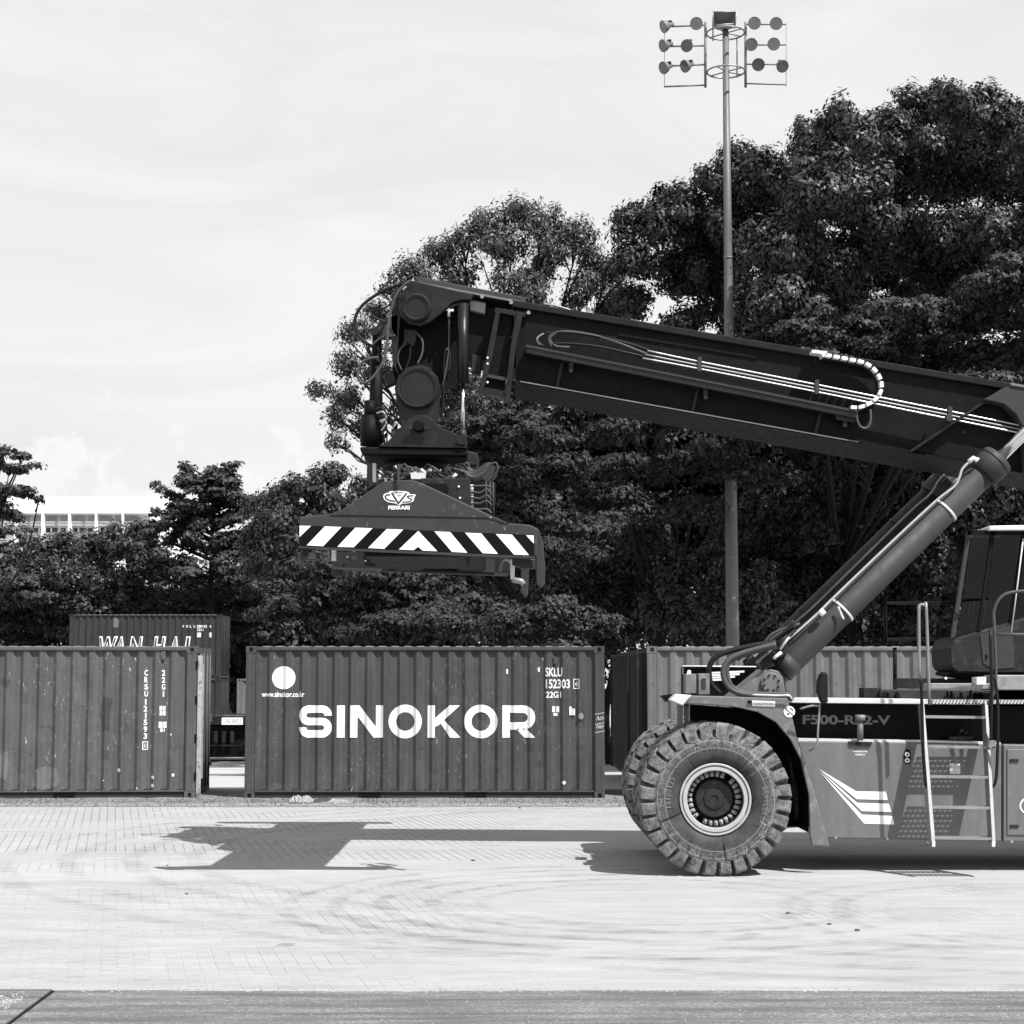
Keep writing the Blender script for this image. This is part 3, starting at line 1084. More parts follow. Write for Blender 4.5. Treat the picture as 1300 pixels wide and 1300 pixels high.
def L_R(w, h, t):
    e = t / 2
    r = h * 0.31
    V, Fc = letter([([(e, 0), (e, h)], t, False), ([(t, h - e)] + arc(w - e - (h - e - h * .36) / 2 - 0.0, h - e - (h - e - h * .36) / 2, (h - e - h * .36) / 2, (h - e - h * .36) / 2, 90, -90, 10) + [(t, h * .36)], t, False)])
    o_ = len(V)
    V += [(w * 0.42, h * 0.28), (w * 0.72, h * 0.28), (w, 0), (w - t * 1.45, 0)]
    Fc += [(o_ + 3, o_ + 2, o_ + 1, o_)]
    return V, Fc


place_letter('s', 379, 420.5, L_S)
place_letter('i', 427, 436.8, L_I)
place_letter('n', 443.5, 485.5, L_N)
place_letter('o', 492.5, 534.5, L_O)
place_letter('k', 541.7, 583.5, L_K)
place_letter('o', 588, 630.5, L_O)
place_letter('r', 636.5, 678, L_R)
dc = S(359, 860)
pts = arc(dc[0], dc[1], 14.7 * K, 14.7 * K, 0, 350, 35)
cpoly(sino, 'disc_emblem', pts, [tuple(range(len(pts)))])


def stext(txt, x0, y0, x1, y1, mat='decal', bold=0.02, shear=0.0, name='lettering'):
    a_ = S(x0, y1); b_ = S(x1, y0)
    return ctext(sino, name, txt, a_[0], a_[1], b_[0], b_[1], mat, bold, shear)


stext('www.sinokor.co.kr', 331, 877.5, 385.5, 884.5, bold=0.03)
stext('SKLU', 691, 847, 712.5, 858.5, bold=0.02)
stext('152303', 691.5, 862, 722, 873.5, bold=0.02)
stext('22G1', 691.5, 877.5, 711, 885.5, bold=0.02)


def sframe(x0, y0, x1, y1, t_, cont_=None):
    a_ = S(x0, y1); b_ = S(x1, y0)
    V, Fc = stroke([(a_[0], a_[1]), (b_[0], a_[1]), (b_[0], b_[1]), (a_[0], b_[1])], t_, True)
    return V, Fc


V, Fc = sframe(727, 861.8, 733.6, 873.6, 0.012)
cpoly(sino, 'check_digit_frame', V, Fc)
stext('4', 728.6, 864, 732.0, 871.8, bold=0.0)
for (x0, y0, x1, y1) in ((699.5, 896, 703.5, 903.5), (704.5, 896, 708.5, 903.5), (701, 904.5, 706.5, 908.5), (721.2, 896.5, 724.5, 907.5), (725, 899, 728.7, 907.5)):
    a_ = S(x0, y1); b_ = S(x1, y0)
    cpoly(sino, 'data_plate', [(a_[0], a_[1]), (b_[0], a_[1]), (b_[0], b_[1]), (a_[0], b_[1])], [(0, 1, 2, 3)], 'decal2')
for (px, py, w, h, mt) in ((642.5, 852, 2.2, 6, 'decal'), (683, 849.5, 2.2, 6, 'decal2')):
    a_ = S(px - w / 2, py + h / 2); b_ = S(px + w / 2, py - h / 2)
    cpoly(sino, 'sticker', [(a_[0], a_[1]), (b_[0], a_[1]), (b_[0], b_[1]), (a_[0], b_[1])], [(0, 1, 2, 3)], mt)
a_ = S(714.3, 992.5); q = 2.8 * K
cpoly(sino, 'sticker', [(a_[0] - q, a_[1]), (a_[0], a_[1] - q), (a_[0] + q, a_[1]), (a_[0], a_[1] + q)], [(0, 1, 2, 3)])
a_ = S(736, 908.5)
pts = arc(a_[0], a_[1], 3.4 * K, 4.2 * K, 0, 340, 17)
cpoly(sino, 'sticker', pts, [tuple(range(len(pts)))], 'greyfill')
for px in (704, ):
    a_ = S(px, 837)
    build('vent_cover', MB().box(a_[0] - 0.035, a_[0] + 0.035, -0.002 + 0.01, 0.03, a_[1] - 0.07, a_[1] + 0.05), 'c_sino', sino, True)
# white scribble on the right hand post
rnd = random.Random(2)
mb = MB()
for (z0_, n_) in ((1.43, 1), (1.26, 1), (1.12, 1)):
    v_, f_ = stroke([(CL - 0.165, z0_), (CL - 0.1, z0_ + 0.012), (CL - 0.01, z0_ + 0.03)], 0.008)
    mb.add([(a_, 0.0, b_) for a_, b_ in v_], f_)
for row in (1.33, 1.19):
    for k in range(4):
        x = CL - 0.14 + k * 0.032
        v_, f_ = stroke([(x, row), (x + rnd.uniform(0, .02), row + 0.06), (x + 0.022, row + rnd.uniform(0, .05))], 0.008)
        mb.add([(a_, 0.0, b_) for a_, b_ in v_], f_)
build('chalk_scribble', mb, 'decal2', sino, True)

# ---- left container, turned a few degrees
yaw = R(3.9)
pc = P(247.3, 1010, 30.55)
lx0 = pc.x - CL * math.cos(yaw)
ly0 = 30.55 - CL * math.sin(yaw)
left = container((lx0, ly0, 0.0), yaw, 'c_left', 'battered mid grey container at the left edge with vertical white code lettering', doors=1)


def SL_(px, py):
    # picture -> container space on its near face
    u = (px - 650.0) / F_PX
    dx, dy = math.cos(yaw), math.sin(yaw)
    v = (650.0 - py) / F_PX
    k = u / (_ca - v * _sa)
    # (lx0 + s dx) = k (ly0 + s dy)
    s_ = (k * ly0 - lx0) / (dx - k * dy)
    Y = ly0 + s_ * dy
    return s_, P(px, py, Y).z


def ltext(txt, x0, y0, x1, y1, mat='decal', bold=0.03):
    a_ = SL_(x0, y1); b_ = SL_(x1, y0)
    return ctext(left, 'lettering', txt, a_[0], a_[1], b_[0], b_[1], mat, bold)


yy = 850.5
for ch in 'CRSU':
    ltext(ch, 183.0, yy, 187.3, yy + 7.2); yy += 8.9
yy = 887.5
for ch in '121593':
    ltext(ch, 182.0 if ch != '1' else 183.6, yy, 186.3 if ch != '1' else 185.4, yy + 7.2); yy += 8.7
a_ = SL_(180.9, 951.5); b_ = SL_(186.9, 941.8)
V, Fc = stroke([(a_[0], a_[1]), (b_[0], a_[1]), (b_[0], b_[1]), (a_[0], b_[1])], 0.014, True)
cpoly(left, 'check_digit_frame', V, Fc)
ltext('0', 182.6, 944, 185.2, 949.4, bold=0.0)
yy = 850.5
for ch in '22G1':
    ltext(ch, 205.0 if ch != '1' else 206.2, yy, 209.4 if ch != '1' else 208.0, yy + 7.4); yy += 8.9
for (x0, y0, x1, y1) in ((202.3, 896.3, 205.6, 902), (206, 896.3, 210, 902), (202.3, 902.6, 205.6, 908.6), (206, 902.6, 210, 908.6), (201, 916.3, 206, 924.4), (206.5, 916.3, 211, 924.4), (203, 925, 206, 929.3), (207, 925, 208.6, 929.3)):
    a_ = SL_(x0, y1); b_ = SL_(x1, y0)
    cpoly(left, 'data_plate', [(a_[0], a_[1]), (b_[0], a_[1]), (b_[0], b_[1]), (a_[0], b_[1])], [(0, 1, 2, 3)], 'decal2')
for (px, py, r_) in ((216.7, 932.5, 1.2), (150.5, 978, 2.2), (193.5, 987, 2), (219.5, 984, 2), (193, 997.5, 2), (173.5, 1001, 1.1), (131, 991, 1)):
    a_ = SL_(px, py)
    pts = arc(a_[0], a_[1], r_ * K, r_ * K * 1.2, 0, 300, 6)
    cpoly(left, 'sticker', pts, [tuple(range(len(pts)))], 'decal2')
for (x0, y0, x1, y1) in ((40, 975, 74, 1001), (-6, 955, 10, 988), (128, 886, 142, 926), (0, 863, 12, 872)):
    a_ = SL_(x0, y1); b_ = SL_(x1, y0)
    rnd = random.Random(x0)
    j_ = lambda: rnd.uniform(-0.04, 0.04)
    pts = [(a_[0] + j_(), a_[1] + j_()), ((a_[0] + b_[0]) / 2, a_[1] + j_()), (b_[0] + j_(), a_[1] + j_()), (b_[0] + j_(), (a_[1] + b_[1]) / 2), (b_[0] + j_(), b_[1] + j_()), ((a_[0] + b_[0]) / 2, b_[1] + j_()), (a_[0] + j_(), b_[1] + j_()), (a_[0] + j_(), (a_[1] + b_[1]) / 2)]
    n_ = 8
    cpoly(left, 'paint_patch', pts, [tuple(range(n_))], 'c_right' if y0 > 950 else 'c_sino', 0.003)
a_ = SL_(207.5, 832)
build('vent_cover', MB().box(a_[0] - 0.035, a_[0] + 0.035, 0.008, 0.03, a_[1] - 0.07, a_[1] + 0.07), 'c_left', left, True)
# rust-bleached open door edge and rods on its right end
build('door_edge', MB().box(CL + 0.01, CL + 0.09, 0.02, 0.09, 0.06, 2.43), 'rust', left, True, bevel=0.01, label='pale rust-streaked door edge')
build('door_frame', MB().box(CL + 0.02, CL + 0.05, 0.7, 0.76, 0.3, 2.3), 'rust', left, True)
for zz in (0.3, 0.95, 1.6, 2.2):
    build('hinge', MB().box(CL - 0.02, CL + 0.012, -0.006, 0.03, zz, zz + 0.14), 'black', left, True)

# ---- right hand containers
xr = cx_at(822, CY + 0.2)
c3 = container((xr, CY + 0.2, 0), 0, 'c_right', 'light grey corrugated container standing directly behind the front wheel of the machine', endmat='c_dark')  # end walls take a near-black material, darker than the long sides
c4 = container((xr, CY + 0.2 + CW + 0.03, 0), 0, 'c_dark', 'dark container right behind the light grey one, only its end showing')
c5 = container((xr + CW, CY + 0.2 + 2 * CW + 0.45, 0), R(90), 'c_dark', 'dark container furthest back, its long side seen past the lettered container')

# ---- stacked pair with WAN HAI lettering far behind
xw = cx_at(87.5, 72, 820)
low = container((xw, 72, -0.55), 0, 'c_wan', 'dark container under the one with outlined letters, lower of the far stack', doors=1)
wan = container((xw, 72, -0.55 + CH + 0.01), 0, 'c_wan', 'dark container with white outlined slanting letters, upper one of the far stack', doors=1)


def W(px, py):
    p_ = P(px, py, 72)
    return p_.x - xw, p_.z - (-0.55 + CH + 0.01)


def wtext(txt, x0, y0, x1, y1, mat='decal', bold=0.02, shear=0.0, lift=0.004):
    a_ = W(x0, y1); b_ = W(x1, y0)
    return ctext(wan, 'lettering', txt, a_[0], a_[1], b_[0], b_[1], mat, bold, shear, lift)


for ch, x0, x1, fill in (('W', 122, 146, 0), ('A', 144, 158, 1), ('N', 163, 178, 0), ('H', 193, 207, 0), ('A', 213, 227, 1), ('I', 233, 238.5, 0)):
    wtext(ch, x0 - 0.4, 807.8, x1 + 0.4, 834.5, bold=0.06, shear=0.12)
    wtext(ch, x0 + 1.2, 809.8, x1 - 1.2, 832.6, 'greyfill' if fill else 'c_wan', 0.0, 0.12, 0.012)
for ch, x in zip('WHLU', (231.2, 236, 240.8, 245.4)):
    wtext(ch, x, 793.4, x + 2.4, 796.8)
wtext('288942', 249.6, 793.4, 262.5, 796.8)
wtext('6', 265.8, 793.4, 268.2, 796.8)
wtext('22G1', 249.8, 797.8, 258.2, 801)
for (x0, y0, x1, y1) in ((250, 803, 255, 809), (265, 803, 268.6, 809)):
    a_ = W(x0, y1); b_ = W(x1, y0)
    cpoly(wan, 'data_plate', [(a_[0], a_[1]), (b_[0], a_[1]), (b_[0], b_[1]), (a_[0], b_[1])], [(0, 1, 2, 3)], 'decal2')
a_ = W(143, 796.5); b_ = W(150, 784.5)
cpoly(wan, 'paint_patch', [(a_[0], a_[1]), (b_[0], a_[1]), (b_[0], b_[1]), (a_[0], b_[1])], [(0, 1, 2, 3)], 'c_right', 0.002)
# a third stack corner seen past the pair
xs3 = P(300.5, 880, 66).x
c7 = container((xs3, 66, -0.55), 0, 'c_right', 'pale container corner behind the flatbed trailer in the gap')
tag(c7, 'pale container standing behind the flatbed trailer, one corner showing in the gap', 'container')

# ---- flatbed trailer in the gap
TY = 56.0
tr = empty('flatbed_trailer', (P(285, 950, TY).x, TY, -0.55), 'dark flatbed trailer parked in the gap between the two front containers', 'trailer')
tx = P(285, 950, TY).x
zt_ = P(0, 908, TY).z
mb = MB().box(tx - 5.5, tx + 6.5, TY, TY + 0.12, zt_ - 0.3, zt_)
mb.box(tx - 5.5, tx + 6.5, TY + 2.3, TY + 2.42, zt_ - 0.3, zt_)
mb.box(tx - 5.5, tx + 6.5, TY + 0.12, TY + 2.3, zt_ - 0.08, zt_ - 0.01)
build('bed', mb, 'dgrey', tr, bevel=0.01)
build('edge_strip', MB().box(tx - 5.5, tx + 6.5, TY - 0.006, TY, zt_ - 0.03, zt_ + 0.01), 'c_right', tr)
for wx in (-3.6, -2.4, 2.6):
    for yw in (TY + 0.2, TY + 1.85):
        c_ = (tx + wx, yw, -0.55 + 0.52)
        wh = build('wheel', MB().lathe(c_, [(0.03, 0.27), (0, 0.34), (0, 0.46), (0.04, 0.52), (0.24, 0.52), (0.28, 0.46), (0.28, 0.27)], 28), 'hose', tr)
        build('rim', MB().lathe(c_, [(0.1, 0.0001), (0.1, 0.12), (0.06, 0.24), (0.03, 0.27)], 20), 'dgrey', wh)
mb = MB().box(tx - 2.3, tx + 1.9, TY + 0.25, TY + 1.9, -0.42, 0.55)  # solid black box added to fill in the dark space under the bed
build('underside_fill', mb, 'black', tr)
mb = MB()
for k in range(3):
    mb.box(tx - 0.35 + k * 0.26, tx - 0.23 + k * 0.26, TY + 0.02, TY + 0.1, zt_ - 0.85, zt_ - 0.5)
mb.tube([(tx - 1.0, TY + 0.03, zt_ - 0.55), (tx - 0.6, TY + 0.03, zt_ - 0.95), (tx + 0.5, TY + 0.03, zt_ - 0.95), (tx + 1.3, TY + 0.03, zt_ - 0.3)], 0.03, 6)
build('side_guard', mb, 'dgrey', tr)
a_ = P(281.5, 920, TY); b_ = P(308.5, 911, TY)
pl = build('number_board', MB().box(a_.x, b_.x, TY - 0.03, TY - 0.01, a_.z, b_.z), 'white', tr)
text_flat('lettering', 'LONG VEHICLE', (284, 912.5, 306, 918.5), TY - 0.03, 'greyfill', pl)

# ---- crumpled cloths on the verge
def crumple(name, px0, px1, py, Y, h, mat, label, seed, parent=None):
    x0, x1 = P(px0, py, Y).x, P(px1, py, Y).x
    rnd = random.Random(seed)
    nx, ny = 26, 14
    vs, fs = [], []
    bumps = [(rnd.random(), rnd.random(), rnd.uniform(.08, .22), rnd.uniform(.3, 1)) for _ in range(12)]
    for i in range(nx):
        for j in range(ny):
            u, v = i / (nx - 1), j / (ny - 1)
            e = min(u, 1 - u, v, 1 - v)
            z = sum(a3 * math.exp(-((u - a0) ** 2 + (v - a1) ** 2) / a2 ** 2) for a0, a1, a2, a3 in bumps) / 2.2
            z = z * h * min(1, e * 6) + 0.018 + rnd.uniform(0, 0.02) * h * 4
            vs.append((x0 + (x1 - x0) * (u + rnd.uniform(-.03, .03)), Y + (v - 0.5) * 0.6 + rnd.uniform(-.02, .02), z))
    for i in range(nx - 1):
        for j in range(ny - 1):
            a = i * ny + j
            fs.append((a, a + ny, a + ny + 1, a + 1))
    return tag(build(name, MB().add(vs, fs), mat), label, 'cloth', 'crumpled rags under the lettered container')


crumple('rag', 369, 399, 1020, 29.5, 0.2, 'cloth', 'pale crumpled rag in a heap, left one under the lettered container', 5)
crumple('rag', 397, 425, 1020, 29.6, 0.08, 'cloth2', 'dark flat rag between the two pale ones under the lettered container', 6)
crumple('rag', 416, 449, 1020, 29.45, 0.09, 'cloth', 'pale flat rag, right one under the lettered container', 7)

# ================================================================== BUILDING
BY = 120.0
bl = empty('white_building', (P(110, 700, BY).x, BY, 0), 'long white flat-roofed building with louvred bays beyond the trees', 'building')


def bq(x0, y0, x1, y1): 
    a_ = P(x0, y1, BY); b_ = P(x1, y0, BY)
    return a_.x, b_.x, a_.z, b_.z


x0, x1, z0, z1 = bq(-160, 631, 212, 900)
build('wall', MB().box(x0, x1, BY + 1.6, BY + 14, z0, z1 - 0.05), 'wall', bl)
x0, x1, z0, z1 = bq(-160, 630.5, 212, 651.5)
build('parapet', MB().box(x0, x1, BY, BY + 1.6, z0, z1), 'wall', bl)
x0, x1, z0, z1 = bq(186, 651.5, 212, 900)
build('end_bay', MB().box(x0, x1, BY, BY + 1.59, z0, z1 - .01), 'wall', bl)
for px in (-85, -51, -17, 17, 51, 85, 119, 153):
    x0, x1, z0, z1 = bq(px - 1.5, 651.5, px + 1.5, 900)
    build('column', MB().box(x0, x1, BY + 0.002, BY + 0.5, z0, z1 - .01), 'wall', bl)
for px in (-85, -51, -17, 17, 51, 85, 119, 153):
    x0, x1, _, _ = bq(px + 2, 0, px + 32, 1)
    _, _, z0, z1 = bq(0, 652.5, 1, 660)
    build('window', MB().box(x0, x1, BY + 1.2, BY + 1.25, z0, z1), 'louvre', bl)
    for yy in (661, 664.2):
        _, _, z0, z1 = bq(0, yy, 1, yy + 1.9)
        build('slat', MB().box(x0, x1, BY + 0.5, BY + 0.8, z0, z1), 'wall', bl)
    _, _, z0, z1 = bq(0, 668, 1, 673.5)
    w = build('window', MB().box(x0, x1, BY + 1.3, BY + 1.36, z0, z1), 'window', bl)
    for k in range(1, 4):
        xm = x0 + (x1 - x0) * k / 4
        build('mullion', MB().box(xm - 0.05, xm + 0.05, BY + 1.25, BY + 1.31, z0, z1), 'wall', w)

# ================================================================== FLOODLIGHT MAST
MY = 46.5
base = P(924.5, 900, MY)
mast = empty('floodlight_mast', (base.x, MY, -0.2), 'tall steel floodlight mast with round lamps on two side frames', 'lamp')


def mp_(px, py, dy=0.0):
    p_ = P(px, py, MY); return Vector((p_.x + 0, MY + dy, p_.z))


top = mp_(921, 38)
bx_ = mp_(921, 38).x
zs = [-0.2, 5, 9.5, 14, top.z]
mb = MB()
mb.tube([(bx_, MY, z) for z in zs], [0.19, 0.168, 0.14, 0.11, 0.082], 16)
build('pole', mb, 'pole', mast)
for z in (4.1, 9.0, 13.2):
    build('pole_joint', MB().cyl((bx_, MY, z), (bx_, MY, z + 0.05), 0.196 - z * 0.0052, 16), 'pole', mast)
for py in (42, 91):
    z = mp_(921, py).z
    pts = [(bx_ + 0.512 * math.cos(a_), MY + 0.512 * math.sin(a_), z) for a_ in np.linspace(0, 2 * math.pi, 25)]
    build('ring', MB().tube(pts, 0.025, 6, False), 'steel', mast)
    mb = MB()
    for a_ in (0.5, 2.4, 4.1, 5.6):
        mb.tube([(bx_, MY, z), (bx_ + 0.512 * math.cos(a_), MY + 0.512 * math.sin(a_), z)], 0.018, 6)
    build('ring_spoke', mb, 'lampback', mast)
for px in (895.5, 946.5):
    build('upright', MB().tube([mp_(px, 28), mp_(px, 111)], 0.035, 6), 'lampback', mast)
for px in (927, 938):
    build('upright', MB().tube([mp_(px, 40, 0.4), mp_(px, 92, 0.4)], 0.018, 6), 'lampback', mast)
for y0, y1, yr0, yr1 in ((34, 32, 31, 31), (59, 58, 57, 57), (84, 82, 81.5, 82), (110, 108, 106, 107.5)):
    build('cross_bar', MB().tube([mp_(843, y0), mp_(895.5, y1)], 0.025, 6), 'lampback', mast)
    build('cross_bar', MB().tube([mp_(946.5, yr0), mp_(998, yr1)], 0.022, 6), 'lampback', mast)
for px in (843.5, 998):
    build('stay', MB().tube([mp_(px, 30), mp_(px, 110)], 0.008, 5), 'lampback', mast)


def flood(px, py, rx, facing):
    """bowl reflector; facing = direction of the open side"""
    c = mp_(px, py, -0.12)
    d = Vector(facing).normalized()
    r = 8.0 / PPM(60, MY)
    mb = MB()
    prof = [(0.0, r), (0.03, r * 1.02), (-0.10, r * 0.75), (-0.2, r * 0.4), (-0.26, r * 0.3)]
    prof = [(0.015, r * 0.93), (0.03, r), (0.0, r * 1.03), (-0.10, r * 0.8), (-0.19, r * 0.42), (-0.3, r * 0.3)]
    vs, fs = [], []
    n_ = 18
    for k, (t_, rr) in enumerate(prof):
        vs += mb.ring(c + d * t_, d, rr, n_)
    for k in range(len(prof) - 1):
        for j in range(n_):
            a = k * n_ + j; b = k * n_ + (j + 1) % n_
            fs.append((a, b, b + n_, a + n_))
    fs.append(tuple((len(prof) - 1) * n_ + j for j in range(n_)))
    mb.add(vs, fs, True)
    fl = build('floodlight', mb, 'lampback', mast)
    lens = MB()
    lens.add(lens.ring(c + d * 0.02, d, r * 0.94, n_), [tuple(range(n_))])
    build('lens', lens, 'lampglass', fl)
    br_ = MB().tube([c - d * 0.12 + Vector((0, 0, 0.02)), c - d * 0.1 + Vector((0.02, 0.06, r * 0.9)), mp_(px, py) + Vector((0.05, 0, 0.02))], 0.02, 5)
    br_.box(c.x - d.x * .2 - 0.05, c.x - d.x * .2 + 0.05, c.y, c.y + 0.1, c.z + r * 0.8, c.z + r * 1.05)
    build('bracket', br_, 'hose', fl)


for px, py, fc in ((842, 36, (-0.95, -0.28, -0.4)), (883.5, 32, (0.02, -1, -0.2)), (841.5, 60, (-0.9, -0.42, -0.35)), (871.5, 60, (-0.5, -0.9, -0.2)),
                   (842, 88, (-0.85, -0.5, -0.4)), (869, 86, (-0.85, -0.5, -0.4)), (957, 31.5, (0, -1, -0.15)), (984.5, 32, (0, -1, -0.15)),
                   (953, 58.5, (-0.2, -1, -0.2)), (981.5, 58, (0, -1, -0.15)), (962, 84, (-0.1, -1, -0.4)), (992.5, 86, (0.35, -1, -0.6))):
    flood(px, py, 8, fc)
# square hooded floodlight on top
c = mp_(918, 29)
a_ = mp_(904, 38); b_ = mp_(932, 19)
mb = MB()
yb0 = MY - 0.15
o4 = [(a_.x, yb0, a_.z), (b_.x, yb0, a_.z), (b_.x + 0.03, yb0 - 0.08, b_.z), (a_.x, yb0 - 0.08, b_.z)]
cxm, czm = (a_.x + b_.x) / 2, a_.z + 0.1
i4 = [(cxm - 0.1, yb0 + 0.3, czm - 0.05), (cxm + 0.1, yb0 + 0.3, czm - 0.05), (cxm + 0.1, yb0 + 0.3, czm + 0.06), (cxm - 0.1, yb0 + 0.3, czm + 0.06)]
mb.add(o4 + i4, [(0, 1, 5, 4), (1, 2, 6, 5), (2, 3, 7, 6), (3, 0, 4, 7), (4, 5, 6, 7)])
sq = build('floodlight', mb, 'lampback', mast, label='square hooded floodlight')
mb = MB()
for q1, q2 in ((0, 1), (1, 2), (2, 3), (3, 0)):
    mb.tube([o4[q1], o4[q2]], 0.018, 5)
mb.tube([mp_(905, 20), mp_(905, 52)], 0.02, 5)
mb.tube([mp_(908, 35.5, -0.2), mp_(930, 34, -0.2)], 0.03, 6)
build('frame', mb, 'steel', sq)

# ================================================================== REACH STACKER
WY = 18.5
wc = P(909, 1015, WY)
TR = 0.79
st = empty('reach_stacker', (wc.x, 20.7, 0), 'large dark reach stacker with raised telescopic boom and white-striped spreader', 'reach stacker')


def smooth_path(pts, n=6):
    """Catmull-Rom through points"""
    pts = [Vector(p) for p in pts]
    if len(pts) < 3: return pts
    q = [pts[0]] + pts + [pts[-1]]
    res = []
    for i in range(1, len(q) - 2):
        p0, p1, p2, p3 = q[i - 1], q[i], q[i + 1], q[i + 2]
        for k in range(n):
            t = k / n
            res.append(0.5 * ((2 * p1) + (p2 - p0) * t + (2 * p0 - 5 * p1 + 4 * p2 - p3) * t * t + (3 * p1 - p0 - 3 * p2 + p3) * t ** 3))
    res.append(pts[-1])
    return res


def hose(name, px, Y, r, mat, parent, n=6, seg=7):
    """px: list of (x,y[,dY])"""
    pts = [P(q[0], q[1], Y) + Vector((0, q[2] if len(q) > 2 else 0, 0)) for q in px]
    return build(name, MB().tube(smooth_path(pts, n), r, seg), mat, parent)


# ---- wheels
NL = 28


def tyre_mb(w=0.5, flip=False):
    prof = [  # y, r (lug), y, r (groove)
        (0.075, 0.372, 0.075, 0.372), (0.03, 0.40, 0.03, 0.40), (0.008, 0.45, 0.008, 0.45), (0.0, 0.52, 0.0, 0.52), (0.006, 0.615, 0.006, 0.615),
        (0.012, 0.64, 0.022, 0.632), (0.016, 0.70, 0.085, 0.67), (0.03, 0.768, 0.12, 0.695), (0.06, 0.79, 0.15, 0.705), (w * 0.5, 0.79, w * 0.5, 0.735)]
    full = prof + [(w - a, b, w - c, d) for a, b, c, d in prof[-2::-1]]
    steps = [(0.0, 1), (0.06, 1), (0.68, 1), (0.73, 0), (0.96, 0)]
    cols = []
    for k in range(NL):
        for s_, lug in steps:
            cols.append(((k + s_ + 0.05 * math.sin(k * 7.3)) / NL * 2 * math.pi, lug))
    vs = []
    m = len(full)
    for an, lug in cols:
        for i, (yl, rl, yg, rg) in enumerate(full):
            y, r = (yl, rl) if lug else (yg, rg)
            tw = 0.0 if r < 0.625 else (abs(y - w / 2) / (w / 2)) * 0.12
            wob = 0.005 * math.sin(an * 9 + i * 1.7)
            vs.append(((r + wob * (r > .6)) * math.cos(an + tw), y, (r + wob * (r > .6)) * math.sin(an + tw)))
    fs = []
    nc = len(cols)
    mb = MB()
    mb.v = vs
    for c_ in range(nc):
        d = (c_ + 1) % nc
        for i in range(m - 1):
            mb.f.append((c_ * m + i, d * m + i, d * m + i + 1, c_ * m + i + 1))
            mb.sm.append(full[i][1] < 0.615 and full[i + 1][1] <= 0.62)
    return mb


tyre_proto = {}


def wheel(x, y, z, face=1, detail=True, rot=0.0):
    """face=+1: outer side towards the camera"""
    w = bpy.data.objects.new('wheel', None); COL.objects.link(w)
    w.parent = st
    w.location = (x - st.location.x, y - st.location.y, z - st.location.z)
    w.rotation_euler = (0, rot, 0 if face > 0 else math.pi)
    if 'me' not in tyre_proto:
        o = build('tyre', tyre_mb(), 'tyre', w, True)
        tyre_proto['me'] = o.data
        rm = MB()
        # rim: two bright rings, gutter between, deep well
        rm.lathe((0, 0, 0), [(0.10, 0.372), (0.045, 0.372), (0.040, 0.366), (0.040, 0.352), (0.075, 0.348), (0.075, 0.338), (0.05, 0.334), (0.05, 0.300), (0.062, 0.292)], 56, False)
        tyre_proto['rim'] = build('rim', rm, 'rim', w, True).data
        hb = MB()
        hb.lathe((0, 0, 0), [(0.062, 0.292), (0.07, 0.288), (0.315, 0.287), (0.30, 0.27), (0.27, 0.205), (0.17, 0.198), (0.16, 0.185), (0.16, 0.115), (0.145, 0.105), (0.145, 0.04), (0.155, 0.035), (0.155, 0.0001)], 40, False)
        tyre_proto['hub'] = build('hub', hb, 'hub', w, True).data
        cm_ = MB()
        cm_.box(-0.020, 0.020, 0.19, 0.30, 0.225, 0.284)
        cm_.add(*(lambda q: (q.v, q.f))(MB().tube([(0, 0.165, 0.25), (0, 0.20, 0.25)], 0.017, 6)))
        nuts = []
        for k in range(28):
            if k in (2, 16): continue
            if 'clamp' not in tyre_proto:
                o = build('rim_clamp', cm_, 'nut', w, True, bevel=0.006)
                tyre_proto['clamp'] = o.data
            else:
                o = bpy.data.objects.new('rim_clamp', tyre_proto['clamp']); COL.objects.link(o); o.parent = w
                md = o.modifiers.new('bevel', 'BEVEL'); md.width = 0.006; md.segments = 1
            o.rotation_euler = (0, 2 * math.pi * k / 28 + 0.1, 0)
    else:
        for nm in (('tyre', 'me'), ('rim', 'rim'), ('hub', 'hub')):
            o = bpy.data.objects.new(nm[0], tyre_proto[nm[1]]); COL.objects.link(o); o.parent = w
        if detail:
            for k in range(28):
                o = bpy.data.objects.new('rim_clamp', tyre_proto['clamp']); COL.objects.link(o); o.parent = w
                o.rotation_euler = (0, 2 * math.pi * k / 28, 0)
    return w


FARY = 21.6
w0 = wheel(wc.x, WY, TR, 1, True, R(3))
wheel(wc.x, WY + 1.12, TR, -1, False, R(8))            # inner dual, its back to us
wheel(wc.x, FARY - 1.10, TR, 1, False, R(5))
wheel(wc.x, FARY, TR, -1, True, R(2))
# raised size lettering on the tyre wall
for txt, mid, rad, hgt in (('18.00-25', 172, 0.47, 0.055), ('BRAWLER', -2, 0.49, 0.06)):
    n_ = len(txt)
    mb = MB()
    for k, ch in enumerate(txt):
        vs_, fs_ = text_polys(ch, 0.0)
        an0 = R(mid) + (n_ / 2 - k - 0.5) * 0.085
        q = []
        for u, v in vs_:
            wv = 0.032 if ch not in '.-1' else 0.014
            xx = (u - 0.5) * wv; rr = rad + v * hgt
            q.append((wc.x + rr * math.cos(an0) + xx * math.sin(an0), WY - 0.004, TR + rr * math.sin(an0) - xx * math.cos(an0)))
        mb.add(q, fs_)
    build('tyre_lettering', mb, 'hub' if False else 'lettergrey', st)
build('front_axle', MB().cyl((wc.x, WY + 0.3, TR), (wc.x, FARY - 0.3, TR), 0.2, 16), 'black', st)
build('axle_housing', MB().box(wc.x - 0.35, wc.x + 0.35, 19.9, 21.5, TR - 0.35, TR + 0.35), 'black', st, bevel=0.04)

